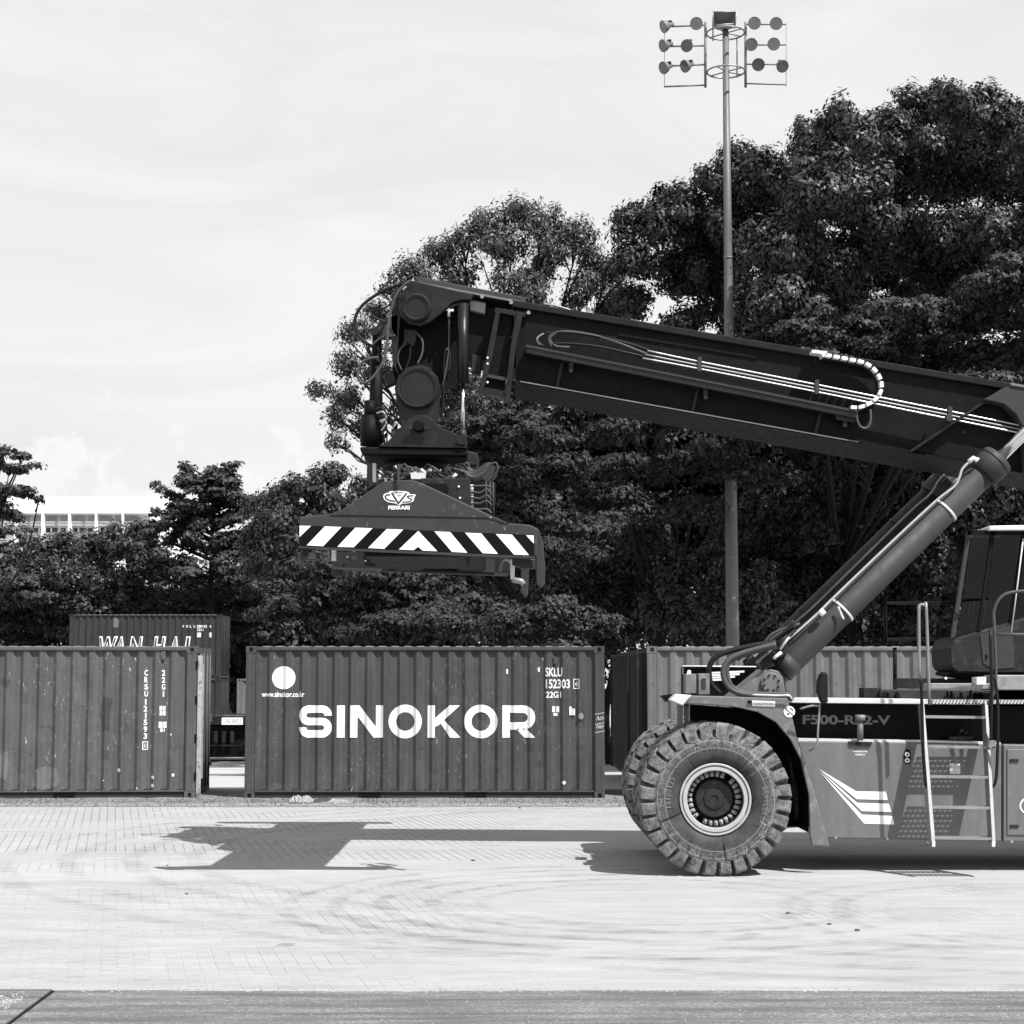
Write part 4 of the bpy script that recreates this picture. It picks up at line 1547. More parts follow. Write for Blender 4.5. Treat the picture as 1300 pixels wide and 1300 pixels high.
# ---- chassis
FY = 18.78          # near face of fender
PY_ = 19.0          # near face of the side tank
fe = [(858.5, 882.5), (868, 883), (1000, 886.5), (1014, 945), (1033, 1003), (1053.5, 1075), (1031, 1073), (1028, 1058), (1027, 1010), (1017, 965), (1003, 938), (985, 917), (962, 904), (935, 898), (900, 894.5), (868, 893.5), (858, 893)]
fender = build('fender', MB().pp(fe, FY, 0.05), 'fender', st, bevel=0.008)
# fender top plate and inner arch skin with depth
arch = [(1028, 1058), (1027, 1010), (1017, 965), (1003, 938), (985, 917), (962, 904), (935, 898), (900, 894.5), (868, 893.5)]
mb = MB()
av = [P(a_, b_, FY) for a_, b_ in arch]
vs = [(p_.x, FY + 0.05, p_.z) for p_ in av] + [(p_.x, 20.0, p_.z) for p_ in av]
m_ = len(av)
mb.add(vs, [(i, i + 1, i + 1 + m_, i + m_) for i in range(m_ - 1)])
build('wheel_arch', mb, 'black', st)
build('well_plate', MB().pp([(876, 894), (935, 899), (1005, 898), (1045, 1050), (990, 1050), (935, 1010), (876, 1000)], 19.9, 0.05), 'black', st)
mb = MB().pp([(868, 883.5), (1000, 887), (1000, 890), (868, 887)], FY, 1.1, FY + 0.052)
build('fender_top', mb, 'grey', st)
mb = MB().pp([(858, 881), (878, 882.5), (866, 896), (850, 889)], FY, 0.3, FY - 0.06)
build('fender_lip', mb, 'offwhite', fender, bevel=0.01)
build('fender_post', MB().pp([(861, 890), (868, 890), (868, 922), (861, 922)], FY, 0.06, FY + 0.1), 'grey', st)
build('fender_post', MB().pp([(869.5, 893), (875, 893), (875, 919), (869.5, 921)], FY, 0.06, FY + 0.02), 'dgrey', st)
build('fender_lip', MB().pp([(845, 884), (862, 881.5), (858, 889), (852, 892)], FY, 0.3, FY + 0.5), 'black', fender)
# stickers on the fender
lab_ = build('label_plate', MB().pp([(955, 889.2), (984, 890.4), (984, 897.5), (955, 896.4)], FY, 0.004, FY - 0.005), 'white', fender)
build('label_plate', MB().pp([(949, 889.3), (954, 889.5), (954, 893), (949, 893)], FY, 0.004, FY - 0.005), 'black', fender)
c_ = P(1002, 903.5, FY)
sg = build('warning_sign', MB().disc((c_.x, FY - 0.006, c_.z), 7.2 / 121, 0.005, 24), 'white', fender)
mb = MB()
v_, f_ = stroke([(c_.x - 0.045, c_.z + 0.04), (c_.x + 0.045, c_.z - 0.045)], 0.008)
mb.add([(a_, FY - 0.009, b_) for a_, b_ in v_], f_)
for (dx, dz, rr) in ((0.018, 0.03, .009), (0.034, 0.016, .009), (-0.012, -0.025, .011), (0.005, 0.045, .005)):
    v_, f_ = arc(c_.x + dx, c_.z + dz, rr, rr, 0, 320, 8), [tuple(range(9))]
    mb.add([(a_, FY - 0.009, b_) for a_, b_ in v_], f_)
build('pictogram', mb, 'stripeblack', sg)
text_flat('lettering', 'CAUTION', (958, 891.5, 981, 895), FY - 0.005, 'greyfill', fender)

# main frame (dark, recessed) and the lettered upper band
XR = 1780      # picture x of the machine's rear at the near side
build('main_frame', MB().pp([(1005, 893), (XR, 905), (XR, 1040), (1010, 1040), (1000, 950)], 19.5, 1.6, 19.5), 'dgrey', st)
band = build('upper_band', MB().pp([(1002, 892), (XR, 905), (XR, 950), (1015, 946)], 19.25, 0.2), 'black', st)
text_flat('lettering', 'F500-RS2-V', (1019, 907.5, 1130, 919.5), 19.25, 'lettergrey', band, bold=0.03, tilt=-0.006)
build('deck_edge', MB().pp([(1000, 886), (1180, 888), (1180, 894), (1001, 892.3)], 18.95, 0.9), 'offwhite', st, bevel=0.006)
build('deck_edge', MB().pp([(1180.5, 888), (XR, 892), (XR, 896), (1180.5, 892.5)], 18.95, 0.9), 'steel', st)
mb = MB()
for k in range(46):
    x = 1184 + k * 4.3
    mb.pp([(x, 893.6), (x + 2.4, 888.6), (x + 3.9, 888.7), (x + 1.5, 893.8)], 18.94, 0.01, 18.935)
build('grating_teeth', mb, 'offwhite', st)
build('deck', MB().pp([(1001, 889), (XR, 898), (XR, 900), (1001, 891)], 18.98, 2.6), 'dgrey', st)
# side tank
tank = build('side_tank', MB().pp([(1012, 940.5), (1170, 942.5), (1271.5, 945), (1271.5, 1068.5), (1048, 1064), (1030, 1000)], PY_, 0.7), 'grey', st, bevel=0.012)
build('tank_lip', MB().pp([(1014, 937.5), (1170, 940), (1271, 942.5), (1271, 945.2), (1170, 942.8), (1014, 940.6)], PY_, 0.7, PY_ + 0.02), 'offwhite', tank)
t2 = build('side_locker', MB().pp([(1273.5, 945), (1560, 950), (1560, 1073), (1273.5, 1068.5)], PY_, 0.7), 'grey', st, bevel=0.012)
d_ = build('locker_door', MB().pp([(1278, 951), (1420, 953), (1420, 1062), (1278, 1060)], PY_, 0.02, PY_ - 0.014), 'grey', t2, bevel=0.006)
for (a0, b0, a1, b1) in ((1281.5, 963.5, 1292.5, 967.5), (1281.5, 1047, 1292.5, 1050.5)):
    build('latch', MB().pp([(a0, b0), (a1, b0), (a1, b1), (a0, b1)], PY_, 0.02, PY_ - 0.025), 'hub', d_)
# logo curve starting at the picture edge
cc_ = P(1312, 1023, PY_)
v_, f_ = stroke([(cc_.x + 0.145 * math.cos(a_), cc_.z + 0.10 * math.sin(a_)) for a_ in np.linspace(R(75), R(285), 16)], 0.016)
build('emblem', MB().add([(a_, PY_ - 0.018, b_) for a_, b_ in v_], f_), 'white', d_)
for (a0, b0) in ((1061, 1063), (1126, 1065), (1178, 1068), (1284, 1068)):
    p_ = P(a0, b0, PY_)
    build('bolt', MB().disc((p_.x, PY_ - 0.02, p_.z), 0.018, 0.02, 8), 'steel', tank)
# triple-stripe emblem
for pts in ([(1039.5, 976), (1087, 1004.5), (1124.5, 1005), (1127, 1015.5), (1087.5, 1014.5)],
            [(1040.5, 978), (1088, 1019), (1128.5, 1020.3), (1131.3, 1030.7), (1094, 1029.7)],
            [(1041, 980), (1094, 1034), (1132.8, 1035.8), (1135.3, 1046.7), (1097, 1045.5)]):
    q = [P(a_, b_, PY_) for a_, b_ in pts]
    mb = MB().add([(p_.x, PY_ - 0.003, p_.z) for p_ in q], [tuple(range(len(q)))])
    build('stripe_emblem', mb, 'white', tank)
# filler neck, tap plate, sight glasses
p_ = P(1092, 938, 18.97)
build('filler_neck', MB().tube([P(1092, 940, 18.97), P(1092, 912, 18.97)], 0.033, 12).tube([P(1092, 915, 18.97), P(1092, 907.5, 18.97)], 0.055, 12), 'fender', tank)
build('filler_plate', MB().pp([(1077, 941), (1107, 942), (1105, 947.5), (1079, 946.5)], PY_, 0.03, PY_ - 0.02), 'dgrey', tank)
for yy, w in ((953, 9), (957, 6.5)):
    text_flat('lettering', 'HYDRAULIC OIL' if w > 8 else 'ONLY', (1092 - w, yy, 1092 + w, yy + 2), PY_, 'white', tank, bold=0.03)
g_ = build('sight_glass', MB().pp([(1147.5, 955), (1150, 951.5), (1153.5, 951.5), (1155.5, 955), (1155.5, 966), (1153.5, 970), (1150, 970), (1147.5, 966)], PY_, 0.02, PY_ - 0.018), 'black', tank)
for yy in (957.7, 965.2):
    p_ = P(1151.3, yy, PY_)
    build('sight_port', MB().lathe((p_.x, PY_ - 0.03, p_.z), [(0.012, 0.010), (0, 0.014), (0, 0.024), (0.012, 0.027)], 14), 'white', g_)
build('data_plate', MB().pp([(1205.5, 969), (1219, 969.3), (1219, 982.5), (1205.5, 982.3)], PY_, 0.004, PY_ - 0.008), 'offwhite', tank)

# rear of the machine (outside the frame): hood, counterweight, rear wheel
build('engine_hood', MB().pp([(1420, 800), (1760, 810), (1760, 900), (1420, 895)], 19.4, 2.0), 'grey', st, bevel=0.03)
build('counterweight', MB().pp([(1640, 905), (1800, 905), (1815, 1000), (1790, 1062), (1640, 1062)], 19.0, 2.6), 'fender', st, bevel=0.04)
rw = P(1590, 1015, 19.0)
wheel(rw.x, 18.95, TR, 1, False)
wheel(rw.x, 21.6, TR, -1, False)

# ---- steps and handrails
LY = 18.6
def lean(py): return 18.9 - 0.55 * (py - 892) / 180.0


def leaning(px0, px1, d):
    """plate whose foot stands further out than its head; (x0,x1) at top, (x0,x1) at foot"""
    q = [P(px0[0], 892, lean(892)), P(px0[1], 892, lean(892)), P(px1[1], 1071, lean(1071)), P(px1[0], 1071, lean(1071))]
    mb = MB()
    mb.add([tuple(v) for v in q] + [(v.x, v.y + d, v.z) for v in q], [(0, 1, 2, 3), (7, 6, 5, 4), (0, 4, 5, 1), (1, 5, 6, 2), (2, 6, 7, 3), (3, 7, 4, 0)])
    return mb


lad = build('step_ladder', leaning((1169.5, 1173), (1183, 1187.5), 0.17), 'steel', st)
build('stringer', leaning((1250.5, 1254), (1260, 1264), 0.17), 'steel', lad)
for (y0, xa, xb) in ((908, 1174, 1252), (946, 1178, 1255), (984, 1181, 1258), (1023, 1184, 1260.5), (1062, 1186, 1262)):
    Ys = lean(y0)
    a_ = P(xa, y0, Ys); b_ = P(xb, y0, Ys)
    mb = MB().pp([(xa, y0), (xb, y0 + 1.2), (xb, y0 + 4.6), (xa, y0 + 3.6)], Ys, 0.012)
    zt_s = a_.z - 0.012
    for k in range(7):          # perforated tread: long bars and cross ties
        mb.box(a_.x, b_.x, Ys + 0.014 + k * 0.0285, Ys + 0.014 + k * 0.0285 + 0.017, zt_s - 0.004, zt_s)
    nb = 12
    for k in range(nb):
        x = a_.x + (b_.x - a_.x) * (k + 0.5) / nb
        mb.box(x - 0.009, x + 0.009, Ys + 0.014, Ys + 0.20, zt_s - 0.0085, zt_s - 0.0045)
    build('step', mb, 'steel', lad)
for px in (1185.5, 1261.5):
    build('step_foot', MB().pp([(px - 2, 1068), (px + 2, 1068), (px + 2, 1075), (px - 2, 1075)], 18.34, 0.02), 'offwhite', lad)
for pts, mt, dy in (([(1167.5, 862), (1166.5, 780), (1167.2, 769), (1174, 768.5), (1176, 775), (1180, 895)], 'rail', 0.0),
                    ([(1166.5, 825), (1165, 800), (1168, 770)], 'cyl', 0.1),
                    ([(1169, 860), (1170.5, 900), (1172, 950), (1175, 992), (1178, 1000)], 'hose', 0.0),
                    ([(1254, 895), (1264, 868), (1262.5, 800), (1262, 775), (1272, 757), (1290, 751), (1320, 750)], 'hose2', 0.15),
                    ([(1263, 805), (1320, 806)], 'hose2', 0.15),
                    ([(1262.5, 858), (1267, 900), (1265, 985), (1258, 1000)], 'hose', 0.0),
                    ([(1257, 800), (1259, 870), (1258, 940), (1262, 948)], 'hose', 0.12)):
    build('handrail', MB().tube(smooth_path([P(a_, b_, LY + dy) for a_, b_ in pts], 4), 0.017, 8), mt, st)
build('deck_clamp', MB().pp([(1254, 940), (1264, 940), (1264, 946), (1258, 950), (1254, 948)], LY + 0.1, 0.1), 'steel', st)
# far side guard rail
for yy in (765.5, 811.5):
    build('handrail', MB().tube([P(1123, yy, 21.5), P(1212, yy, 21.5)], 0.018, 6), 'hose2', st)
for px in (1124, 1212):
    build('handrail', MB().tube([P(px, 764, 21.5), P(px, 820, 21.5)], 0.018, 6), 'hose', st)
build('deck_post', MB().tube([P(1136, 822, 20.2), P(1136, 880, 20.2)], 0.022, 6), 'black', st)

# ---- mirror
p_ = P(1045.5, 873, 18.6)
mir = build('wing_mirror', MB().pp([(1042, 854), (1048, 852.5), (1051.5, 856), (1051.5, 890), (1049, 894.5), (1043.5, 893), (1038, 880), (1038.5, 866)], 18.55, 0.12), 'hose', st, bevel=0.02)
build('mirror_arm', MB().tube(smooth_path([P(1016, 900, 18.65), P(1030, 896, 18.62), P(1040.5, 896, 18.62), P(1040.5, 894, 18.62)], 3), 0.011, 6), 'steel', mir)
build('mirror_arm', MB().tube(smooth_path([P(1041, 893, 18.62), P(1038.5, 925, 18.62), P(1037.5, 945, 18.64), P(1034, 950, 18.66), P(1028, 953, 18.75)], 3), 0.011, 6), 'steel', mir)

build('inner_body', MB().pp([(1262, 862), (1780, 862), (1780, 905), (1262, 900)], 20.6, 0.6), 'black', st)
# ---- deck clutter
build('deck_beam', MB().pp([(1097, 873.5), (1118, 873.5), (1118, 887), (1097, 887)], 19.9, 0.3), 'dgrey', st)
build('deck_beam', MB().pp([(1118, 875), (1262, 876), (1262, 888), (1118, 887.5)], 19.8, 0.3), 'cyl', st, bevel=0.01)
build('cab_rail', MB().pp([(1140, 861), (1240, 861.5), (1240, 875), (1138, 874)], 20.0, 0.2), 'dgrey', st)
build('cab_rail', MB().pp([(1180, 867.5), (1258, 867.5), (1258, 874.8), (1180, 874.8)], 19.3, 0.3), 'steel', st, bevel=0.006)
build('deck_box', MB().pp([(1264, 857), (1420, 857), (1420, 876.5), (1264, 876)], 19.2, 0.5), 'steel', st, bevel=0.01)
build('deck_box', MB().pp([(1240, 860), (1252, 859), (1252, 869), (1240, 869.5)], 19.2, 0.2), 'offwhite', st)
rnd = random.Random(21)
for x in (1122, 1127, 1138, 1203, 1220, 1232, 1238, 1208, 1245):
    build('fitting', MB().pp([(x, 888), (x + rnd.uniform(3, 7), 888), (x + rnd.uniform(1, 4), 877 + rnd.uniform(-1, 3)), (x + 0.5, 879)], 19.7, 0.08), 'black', st)
p_ = P(1201, 861, 19.6)
build('beacon', MB().disc((p_.x, 19.6, p_.z), 0.014, 0.03, 10), 'white', st)
# horn cluster on the tank top
mb = MB()
for k in range(9):
    x = 1209 + rnd.uniform(0, 22); y = 930 + rnd.uniform(0, 11)
    p_ = P(x, y, 19.12)
    mb.tube([p_, p_ + Vector((rnd.uniform(-.06, .06), rnd.uniform(-.04, .04), rnd.uniform(0.0, .06)))], 0.014, 6)
mb.pp([(1206, 935), (1232, 935), (1234, 943), (1204, 943)], 19.1, 0.2)
build('valve_block', mb, 'hub', st)
# deck boxes at the front left
for (a0, b0, a1, b1, mt) in ((870, 855.5, 884, 880.5, 'fender'), (886.5, 855, 901, 882, 'fender')):
    bx2 = build('electric_box', MB().pp([(a0, b0), (a1, b0), (a1, b1), (a0, b1)], 18.9, 0.2), mt, st, bevel=0.008)
build('box_handle', MB().pp([(891, 861), (896, 861), (896, 874), (891, 874)], 18.9, 0.02, 18.885), 'cyl', bx2, bevel=0.004)
p_ = P(875, 853, 19.0)
build('beacon', MB().lathe((p_.x, 19.0, p_.z), [(0, 0.0001), (0.0, 0.02), (0.05, 0.02)], 10).pp([(871.5, 856), (878, 856), (875, 850.5)], 18.98, 0.06), 'white', st)
fr_px = [(867, 856), (867, 845.5), (960, 846.5)]
build('light_frame', MB().tube([P(a_, b_, 20.1) for a_, b_ in fr_px], 0.007, 4), 'white', st)
build('rear_box', MB().pp([(868.5, 846.5), (958, 847.5), (930, 885), (868.5, 885)], 21.4, 0.4), 'black', st)
for k in range(4):
    build('white_slat', MB().pp([(903, 853.2 + k * 3), (945 - 6 * k, 851.2 + k * 3.3), (945 - 6 * k, 853.7 + k * 3.3), (903, 855.4 + k * 3)], 20.9, 0.02), 'white', st)

# ---- lift cylinders
def cyl_unit(Y, near):
    A = P(992, 851, 19.3); G1 = P(1250, 600, 19.3)
    ax = (G1 - A).normalized(); ax.y = 0; ax.normalize()
    nrm = Vector((-ax.z, 0, ax.x))       # up-left side
    sh = Vector((0, Y - 19.3, 0))
    A = A + sh; G1 = G1 + sh
    r = 0.148
    bar = build('lift_cylinder', MB().tube([A, A + ax * 0.18, G1], [r * 0.99, r, r], 28), 'cyl', st)
    build('end_cap', MB().tube([A - ax * 0.002, A + ax * 0.17], r + 0.006, 28), 'cyl', bar)
    gl = G1 - ax * 0.02
    build('gland', MB().tube([gl, gl + ax * 0.02, gl + ax * 0.24, gl + ax * 0.26], [r + 0.01, r + 0.04, r + 0.04, r + 0.02], 28), 'cyl', bar)
    build('gland_ring', MB().tube([gl + ax * 0.19, gl + ax * 0.205], r + 0.045, 28), 'hub', bar)
    build('piston_rod', MB().tube([gl + ax * 0.2, gl + ax * 3.2], 0.068, 20), 'chrome', bar)
    base = P(978, 866, 19.3) + sh
    build('pivot_eye', MB().tube([base, A + ax * 0.04], [0.13, 0.13], 16), 'dgrey', bar)
    for (px, py) in ((1199, 645), (1068, 772)):
        c_ = P(px, py, 19.3) + sh
        c_ = A + ax * (c_ - A).dot(ax)
        build('clamp_band', MB().tube([c_ - ax * 0.014, c_ + ax * 0.014], r + 0.008, 28), 'offwhite' if near else 'hub', bar)
    return bar, ax, nrm


barn, cax, cnr = cyl_unit(19.35, True)
barf, _, _ = cyl_unit(21.7, False)
hose('hydraulic_pipe', [(1243, 583), (1235, 583), (1222, 595), (1218, 606), (1211, 618), (1187, 637), (1130, 690), (1058, 759), (1040, 777), (1020, 795), (1000, 812)], 19.2, 0.014, 'pipe', barn)
build('pipe_fitting', MB().tube([P(1230, 586, 19.2), P(1236, 581.5, 19.2), P(1241, 585, 19.2)], 0.026, 8), 'white', barn)
build('pipe_fitting', MB().tube([P(1041, 780, 19.15), P(1046, 775, 19.15)], 0.035, 8), 'white', barn)
hose('hydraulic_pipe', [(1199, 602), (1190, 612), (1180, 628), (1158, 647), (1100, 704), (1036, 767), (1010, 790), (990, 806)], 20.0, 0.013, 'hose2', barn)
hose('hydraulic_pipe', [(1203, 606), (1186, 620), (1160, 650), (1037, 770), (1012, 793)], 20.05, 0.013, 'hose', barn)
hose('strap_tail', [(1064, 770), (1068, 780), (1071, 786)], 19.15, 0.012, 'offwhite', barn)
# pivot bracket with bolted disc
build('pivot_bracket', MB().pp([(930, 884), (962, 856), (968, 851), (978, 849.5), (988, 852), (994, 860), (998, 886)], 19.1, 0.08), 'fender', st, bevel=0.01)
build('pivot_bracket', MB().pp([(920, 884), (962, 850), (985, 848), (996, 860), (1000, 886)], 19.65, 0.08), 'grey', st)
c_ = P(978.5, 867, 19.1)
pd_ = build('pivot_cover', MB().disc((c_.x, 19.06, c_.z), 13.2 / 118, 0.05, 28, 0.01), 'fender', st)
for k in range(8):
    a_ = k * math.pi / 4 + 0.3
    build('bolt', MB().disc((c_.x + 0.082 * math.cos(a_), 19.045, c_.z + 0.082 * math.sin(a_)), 0.014, 0.02, 6), 'hub', pd_)
build('valve_block', MB().pp([(962, 838), (975, 832), (985, 845), (970, 852)], 19.15, 0.25), 'dgrey', st, bevel=0.01)
build('valve_block', MB().pp([(985, 826), (998, 818), (1003, 826), (990, 836)], 19.1, 0.25), 'dgrey', st, bevel=0.01)
for (a0, b0, a1, b1, mt) in ((960, 842, 985, 821, 'steel'), (982, 836, 992, 828, 'white'), (957, 833, 962, 828, 'white'), (975, 830, 983, 820, 'white'), (983, 822, 1000, 806, 'hose'), (966, 838, 1010, 800, 'hose'), (990, 824, 1002, 808, 'pipe')):
    build('pipe_fitting', MB().tube([P(a0, b0, 19.05), P(a1, b1, 19.05)], 0.018, 7), mt, st)
# hose loop at the cylinder foot
for k, (mt, r_) in enumerate((('hose2', 0.03), ('hose2', 0.026), ('hose', 0.03))):
    d = k * 5
    if k < 2:
        pl_ = [(985, 818 + k * 3), (960, 824 + k * 3), (940, 830 + k * 3), (925 + d * .3, 838 + d * .5), (918 + d, 852), (922 + d, 868), (933 + d * .7, 878 - d * .4), (950, 882 - d * .5), (975, 884 - d * .6), (1000, 884.5 - d * .6), (1006, 888)]
    else:
        pl_ = [(985, 815), (955, 820), (925, 827), (908, 835), (901, 846), (901, 862), (906, 872), (915, 880)]
    hose('hydraulic_hose', pl_, 18.95 + 0.02 * k, r_, mt, st)
hose('hydraulic_pipe', [(955, 882), (985, 883), (998, 882.7), (1003, 884), (1005.5, 888)], 18.72, 0.011, 'pipe', st)
rnd = random.Random(31)
for k in range(7):
    hose('hydraulic_hose', [(1012 + rnd.uniform(-5, 5), 795 + rnd.uniform(-8, 8)), (985 + rnd.uniform(-6, 6), 810 + rnd.uniform(-6, 6)), (960 + rnd.uniform(-10, 10), 824 + rnd.uniform(-5, 5)), (938 + rnd.uniform(-12, 12), 834 + rnd.uniform(-4, 8))], 19.0 + rnd.uniform(0, .4), 0.014, rnd.choice(['hose', 'hose2', 'hose']), st)

# ---- boom (runs back to its pivot outside the frame)
BY0, BY1 = 20.0, 21.15
XE = 1700
def top_y(x): return 385 + (x - 660) * 0.1655
def bot_y(x): return 485.5 + (x - 660) * 0.1795


boom = build('boom', MB().pp([(655, top_y(655) + 3), (1700, top_y(1700) + 3), (1700, bot_y(1700) - 1), (655, bot_y(655) - 1)], BY0 + 0.05, BY1 - BY0 - 0.1), 'boom2', st)
build('top_flange', MB().pp([(650, top_y(650) - 3), (1285, top_y(1285) - 2), (1285, top_y(1285) + 7), (650, top_y(650) + 6)], BY0 - 0.02, BY1 - BY0 + 0.04), 'boom', boom, bevel=0.01)
build('bottom_flange', MB().pp([(655, bot_y(655) - 2), (1700, bot_y(1700) - 2), (1700, bot_y(1700) + 0.6), (655, bot_y(655) + 0.6)], BY0 - 0.05, BY1 - BY0 + 0.02), 'black', boom)  # black rather than boom paint: underside shade is put into the colour
build('flange_edge', MB().pp([(660, bot_y(660) - 2.2), (1090, bot_y(1090) - 2.2), (1090, bot_y(1090) - 0.8), (660, bot_y(660) - 0.8)], BY0 - 0.06, 0.1), 'fender', boom)
# pipe channel along the side
def ch_y(x): return 437 + (x - 668) * 0.198


build('pipe_channel', MB().pp([(668, ch_y(668)), (1090, ch_y(1090)), (1090, ch_y(1090) + 11), (668, ch_y(668) + 11)], BY0 - 0.16, 0.2), 'head', boom, bevel=0.006)
build('channel_lip', MB().pp([(668, ch_y(668) + 1), (1090, ch_y(1090) + 1), (1090, ch_y(1090) + 3), (668, ch_y(668) + 3)], BY0 - 0.175, 0.02), 'cyl', boom)
for px in (722, 893, 1070):
    build('channel_bracket', MB().pp([(px, ch_y(px) + 12), (px + 6, ch_y(px) + 13), (px + 5, ch_y(px) + 25), (px + 1, ch_y(px) + 25)], BY0 - 0.12, 0.14), 'dgrey', boom)
for px in (712, 884, 1040, 1175):
    build('stiffener', MB().pp([(px, ch_y(px) + 12), (px + 4, ch_y(px) + 12.8), (px - 3, bot_y(px) - 2), (px - 7, bot_y(px) - 2.6)], BY0, 0.06), 'boom', boom)
# three bright hydraulic pipes
for k, dy in enumerate((0, 5.0, 9.6)):
    x0_ = 822 + k * -3
    hose('hydraulic_pipe', [(x0_, 445 + dy), (885, 458.5 + dy * .95), (1040, 489 + dy * .95), (1200, 521 + dy), (1320, 545 + dy)], BY0 - 0.14, 0.0095, 'pipe' if k != 1 else 'steel', boom, 3)
for px, py in ((888, 461), (1037, 490), (1206, 524)):
    build('pipe_clamp', MB().pp([(px - 2, py - 8), (px + 3, py - 8), (px + 3, py + 10), (px - 2, py + 10)], BY0 - 0.165, 0.05), 'cyl', boom)
for pts, mt in (([(690, 440), (683, 432), (690, 425), (705, 422), (740, 424), (790, 434), (825, 445)], 'hose'),
                ([(700, 440), (697, 430), (703, 423), (725, 421), (770, 430), (822, 450)], 'hose2'),
                ([(723, 441), (705, 439), (698, 430), (708, 421)], 'hose2'),
                ([(700, 437), (715, 436), (760, 440), (818, 453)], 'hose'),
                ([(686, 438), (682, 430), (690, 424)], 'steel')):
    hose('hydraulic_hose', pts, BY0 - 0.13, 0.015, mt, boom)
# shadow-casting stiffener and base gusset of the outer section
g2 = [(1157, 571), (1278, 490), (1283, 487.5), (1700, 560), (1700, 670), (1200, 580)]
build('gusset', MB().pp(g2, BY0 - 0.03, 0.06), 'boom2', boom)
build('gusset_edge', MB().pp([(1155.5, 571.5), (1281, 487), (1284, 489), (1159, 573)], BY0 - 0.16, 0.18), 'head', boom, bevel=0.004)
build('gusset_hood', MB().pp([(1249, 507), (1284, 487.5), (1420, 512), (1420, 620), (1305, 620), (1300, 545), (1290, 526), (1275, 513)], BY0 - 0.24, 0.2), 'cyl', boom, bevel=0.01)
build('gusset_top', MB().pp([(1282, 485.5), (1420, 510), (1420, 512.5), (1284, 489)], BY0 - 0.26, 0.3), 'fender', boom)
build('clamp_knob', MB().disc((P(1205, 531, 19.8).x, 19.78, P(1205, 531, 19.8).z), 0.045, 0.1, 12, 0.01), 'cyl', boom)
build('inspection_plate', MB().pp([(785, 417), (960, 446), (960, 455), (785, 426)], BY0 + 0.03, 0.03), 'black', boom)
# energy chain: ladder of pale links bending round
chain_px = [(1047, 450), (1058, 452), (1070, 454), (1082, 456.5), (1093, 458.5), (1102, 462), (1110, 468), (1116, 476), (1119.5, 485), (1119.5, 494), (1116, 502), (1109, 509), (1100, 514), (1090, 517), (1079, 516.5)]
cp = smooth_path([P(a_, b_, BY0 - 0.2) for a_, b_ in chain_px], 8)
chain = build('energy_chain', MB().tube([c_ + Vector((0, 0.13, 0)) for c_ in cp], 0.045, 8), 'hose', boom)
tot = [0.0]
for i in range(1, len(cp)): tot.append(tot[-1] + (cp[i] - cp[i - 1]).length)
nlk = 14
for k in range(nlk):
    s0 = tot[-1] * (k + 0.16) / nlk; s1 = tot[-1] * (k + 0.84) / nlk
    def at(s_):
        for i in range(1, len(tot)):
            if tot[i] >= s_:
                return cp[i - 1].lerp(cp[i], (s_ - tot[i - 1]) / (tot[i] - tot[i - 1]))
        return cp[-1]
    a_, b_ = at(s0), at(s1)
    d = (b_ - a_).normalized(); nrm_ = Vector((-d.z, 0, d.x)) * 0.019
    mb = MB().prism([((a_ - nrm_).x, (a_ - nrm_).z), ((b_ - nrm_).x, (b_ - nrm_).z), ((b_ + nrm_).x, (b_ + nrm_).z), ((a_ + nrm_).x, (a_ + nrm_).z)], BY0 - 0.2, BY0 - 0.1)
    build('chain_link', mb, 'white', chain)
build('chain_bracket', MB().pp([(1031, 444), (1050, 446), (1050, 451), (1045, 453), (1043, 449), (1031, 447.5)], BY0 - 0.2, 0.2), 'white', boom)
build('chain_bracket', MB().pp([(1058, 521), (1085, 521), (1092, 528), (1085, 536), (1062, 532)], BY0 - 0.14, 0.16), 'hose', boom)
hose('hydraulic_hose', [(1088, 520), (1088, 532), (1093, 542), (1101, 543), (1105, 535), (1105, 520)], BY0 - 0.15, 0.014, 'hose2', boom)
hose('cable', [(690, 386), (705, 388), (725, 394)], BY0 + 0.1, 0.012, 'steel', boom)

# ---- inner boom section and collar
inner = build('inner_boom', MB().pp([(585, 385), (655, 396), (655, 468), (585, 450)], BY0 + 0.2, 0.75), 'boom2', st)
build('top_cover', MB().pp([(524, 350), (668, 377.5), (667, 385.5), (600, 374), (530, 358.5)], BY0 + 0.02, 1.1), 'cyl', st, bevel=0.01)
build('cover_bar', MB().pp([(527, 357), (668, 383.5), (668, 386), (527, 359.5)], BY0 - 0.01, 0.04), 'fender', st)
for px, py in ((612, 376.5), (649, 384), (632, 395), (671, 397)):
    p_ = P(px, py, BY0 - 0.02)
    build('bolt', MB().disc((p_.x, BY0 - 0.03, p_.z), 0.022, 0.05, 8), 'steel', st)
col = build('collar', MB().pp([(633, 398), (650, 402), (645, 470), (640, 490), (612, 485), (620, 450)], BY0 + 0.02, 0.1), 'boom2', st)
build('collar_bar', MB().pp([(629, 396), (635, 397), (626, 450), (613, 499), (607, 498), (617, 455)], BY0 - 0.12, 0.16), 'head', col, bevel=0.006)
build('collar_bar', MB().pp([(656, 396), (664, 398), (655, 440), (647, 508), (640, 508), (648, 440)], BY0 - 0.14, 0.2), 'head', col, bevel=0.006)
build('collar_bar', MB().pp([(615, 474), (642, 479), (641, 483), (614, 478)], BY0 - 0.1, 0.16), 'cyl', col)
build('collar_bar', MB().pp([(607, 490), (645, 497), (644, 505), (607, 497)], BY0 - 0.1, 0.25), 'head', col)
build('collar_plate', MB().pp([(614, 480), (641, 485), (640, 505), (609, 499)], BY0 - 0.02, 0.1), 'black', col)
build('collar_top', MB().pp([(629, 390), (668, 397), (666, 402), (628, 396)], BY0 - 0.1, 1.2), 'head', col)
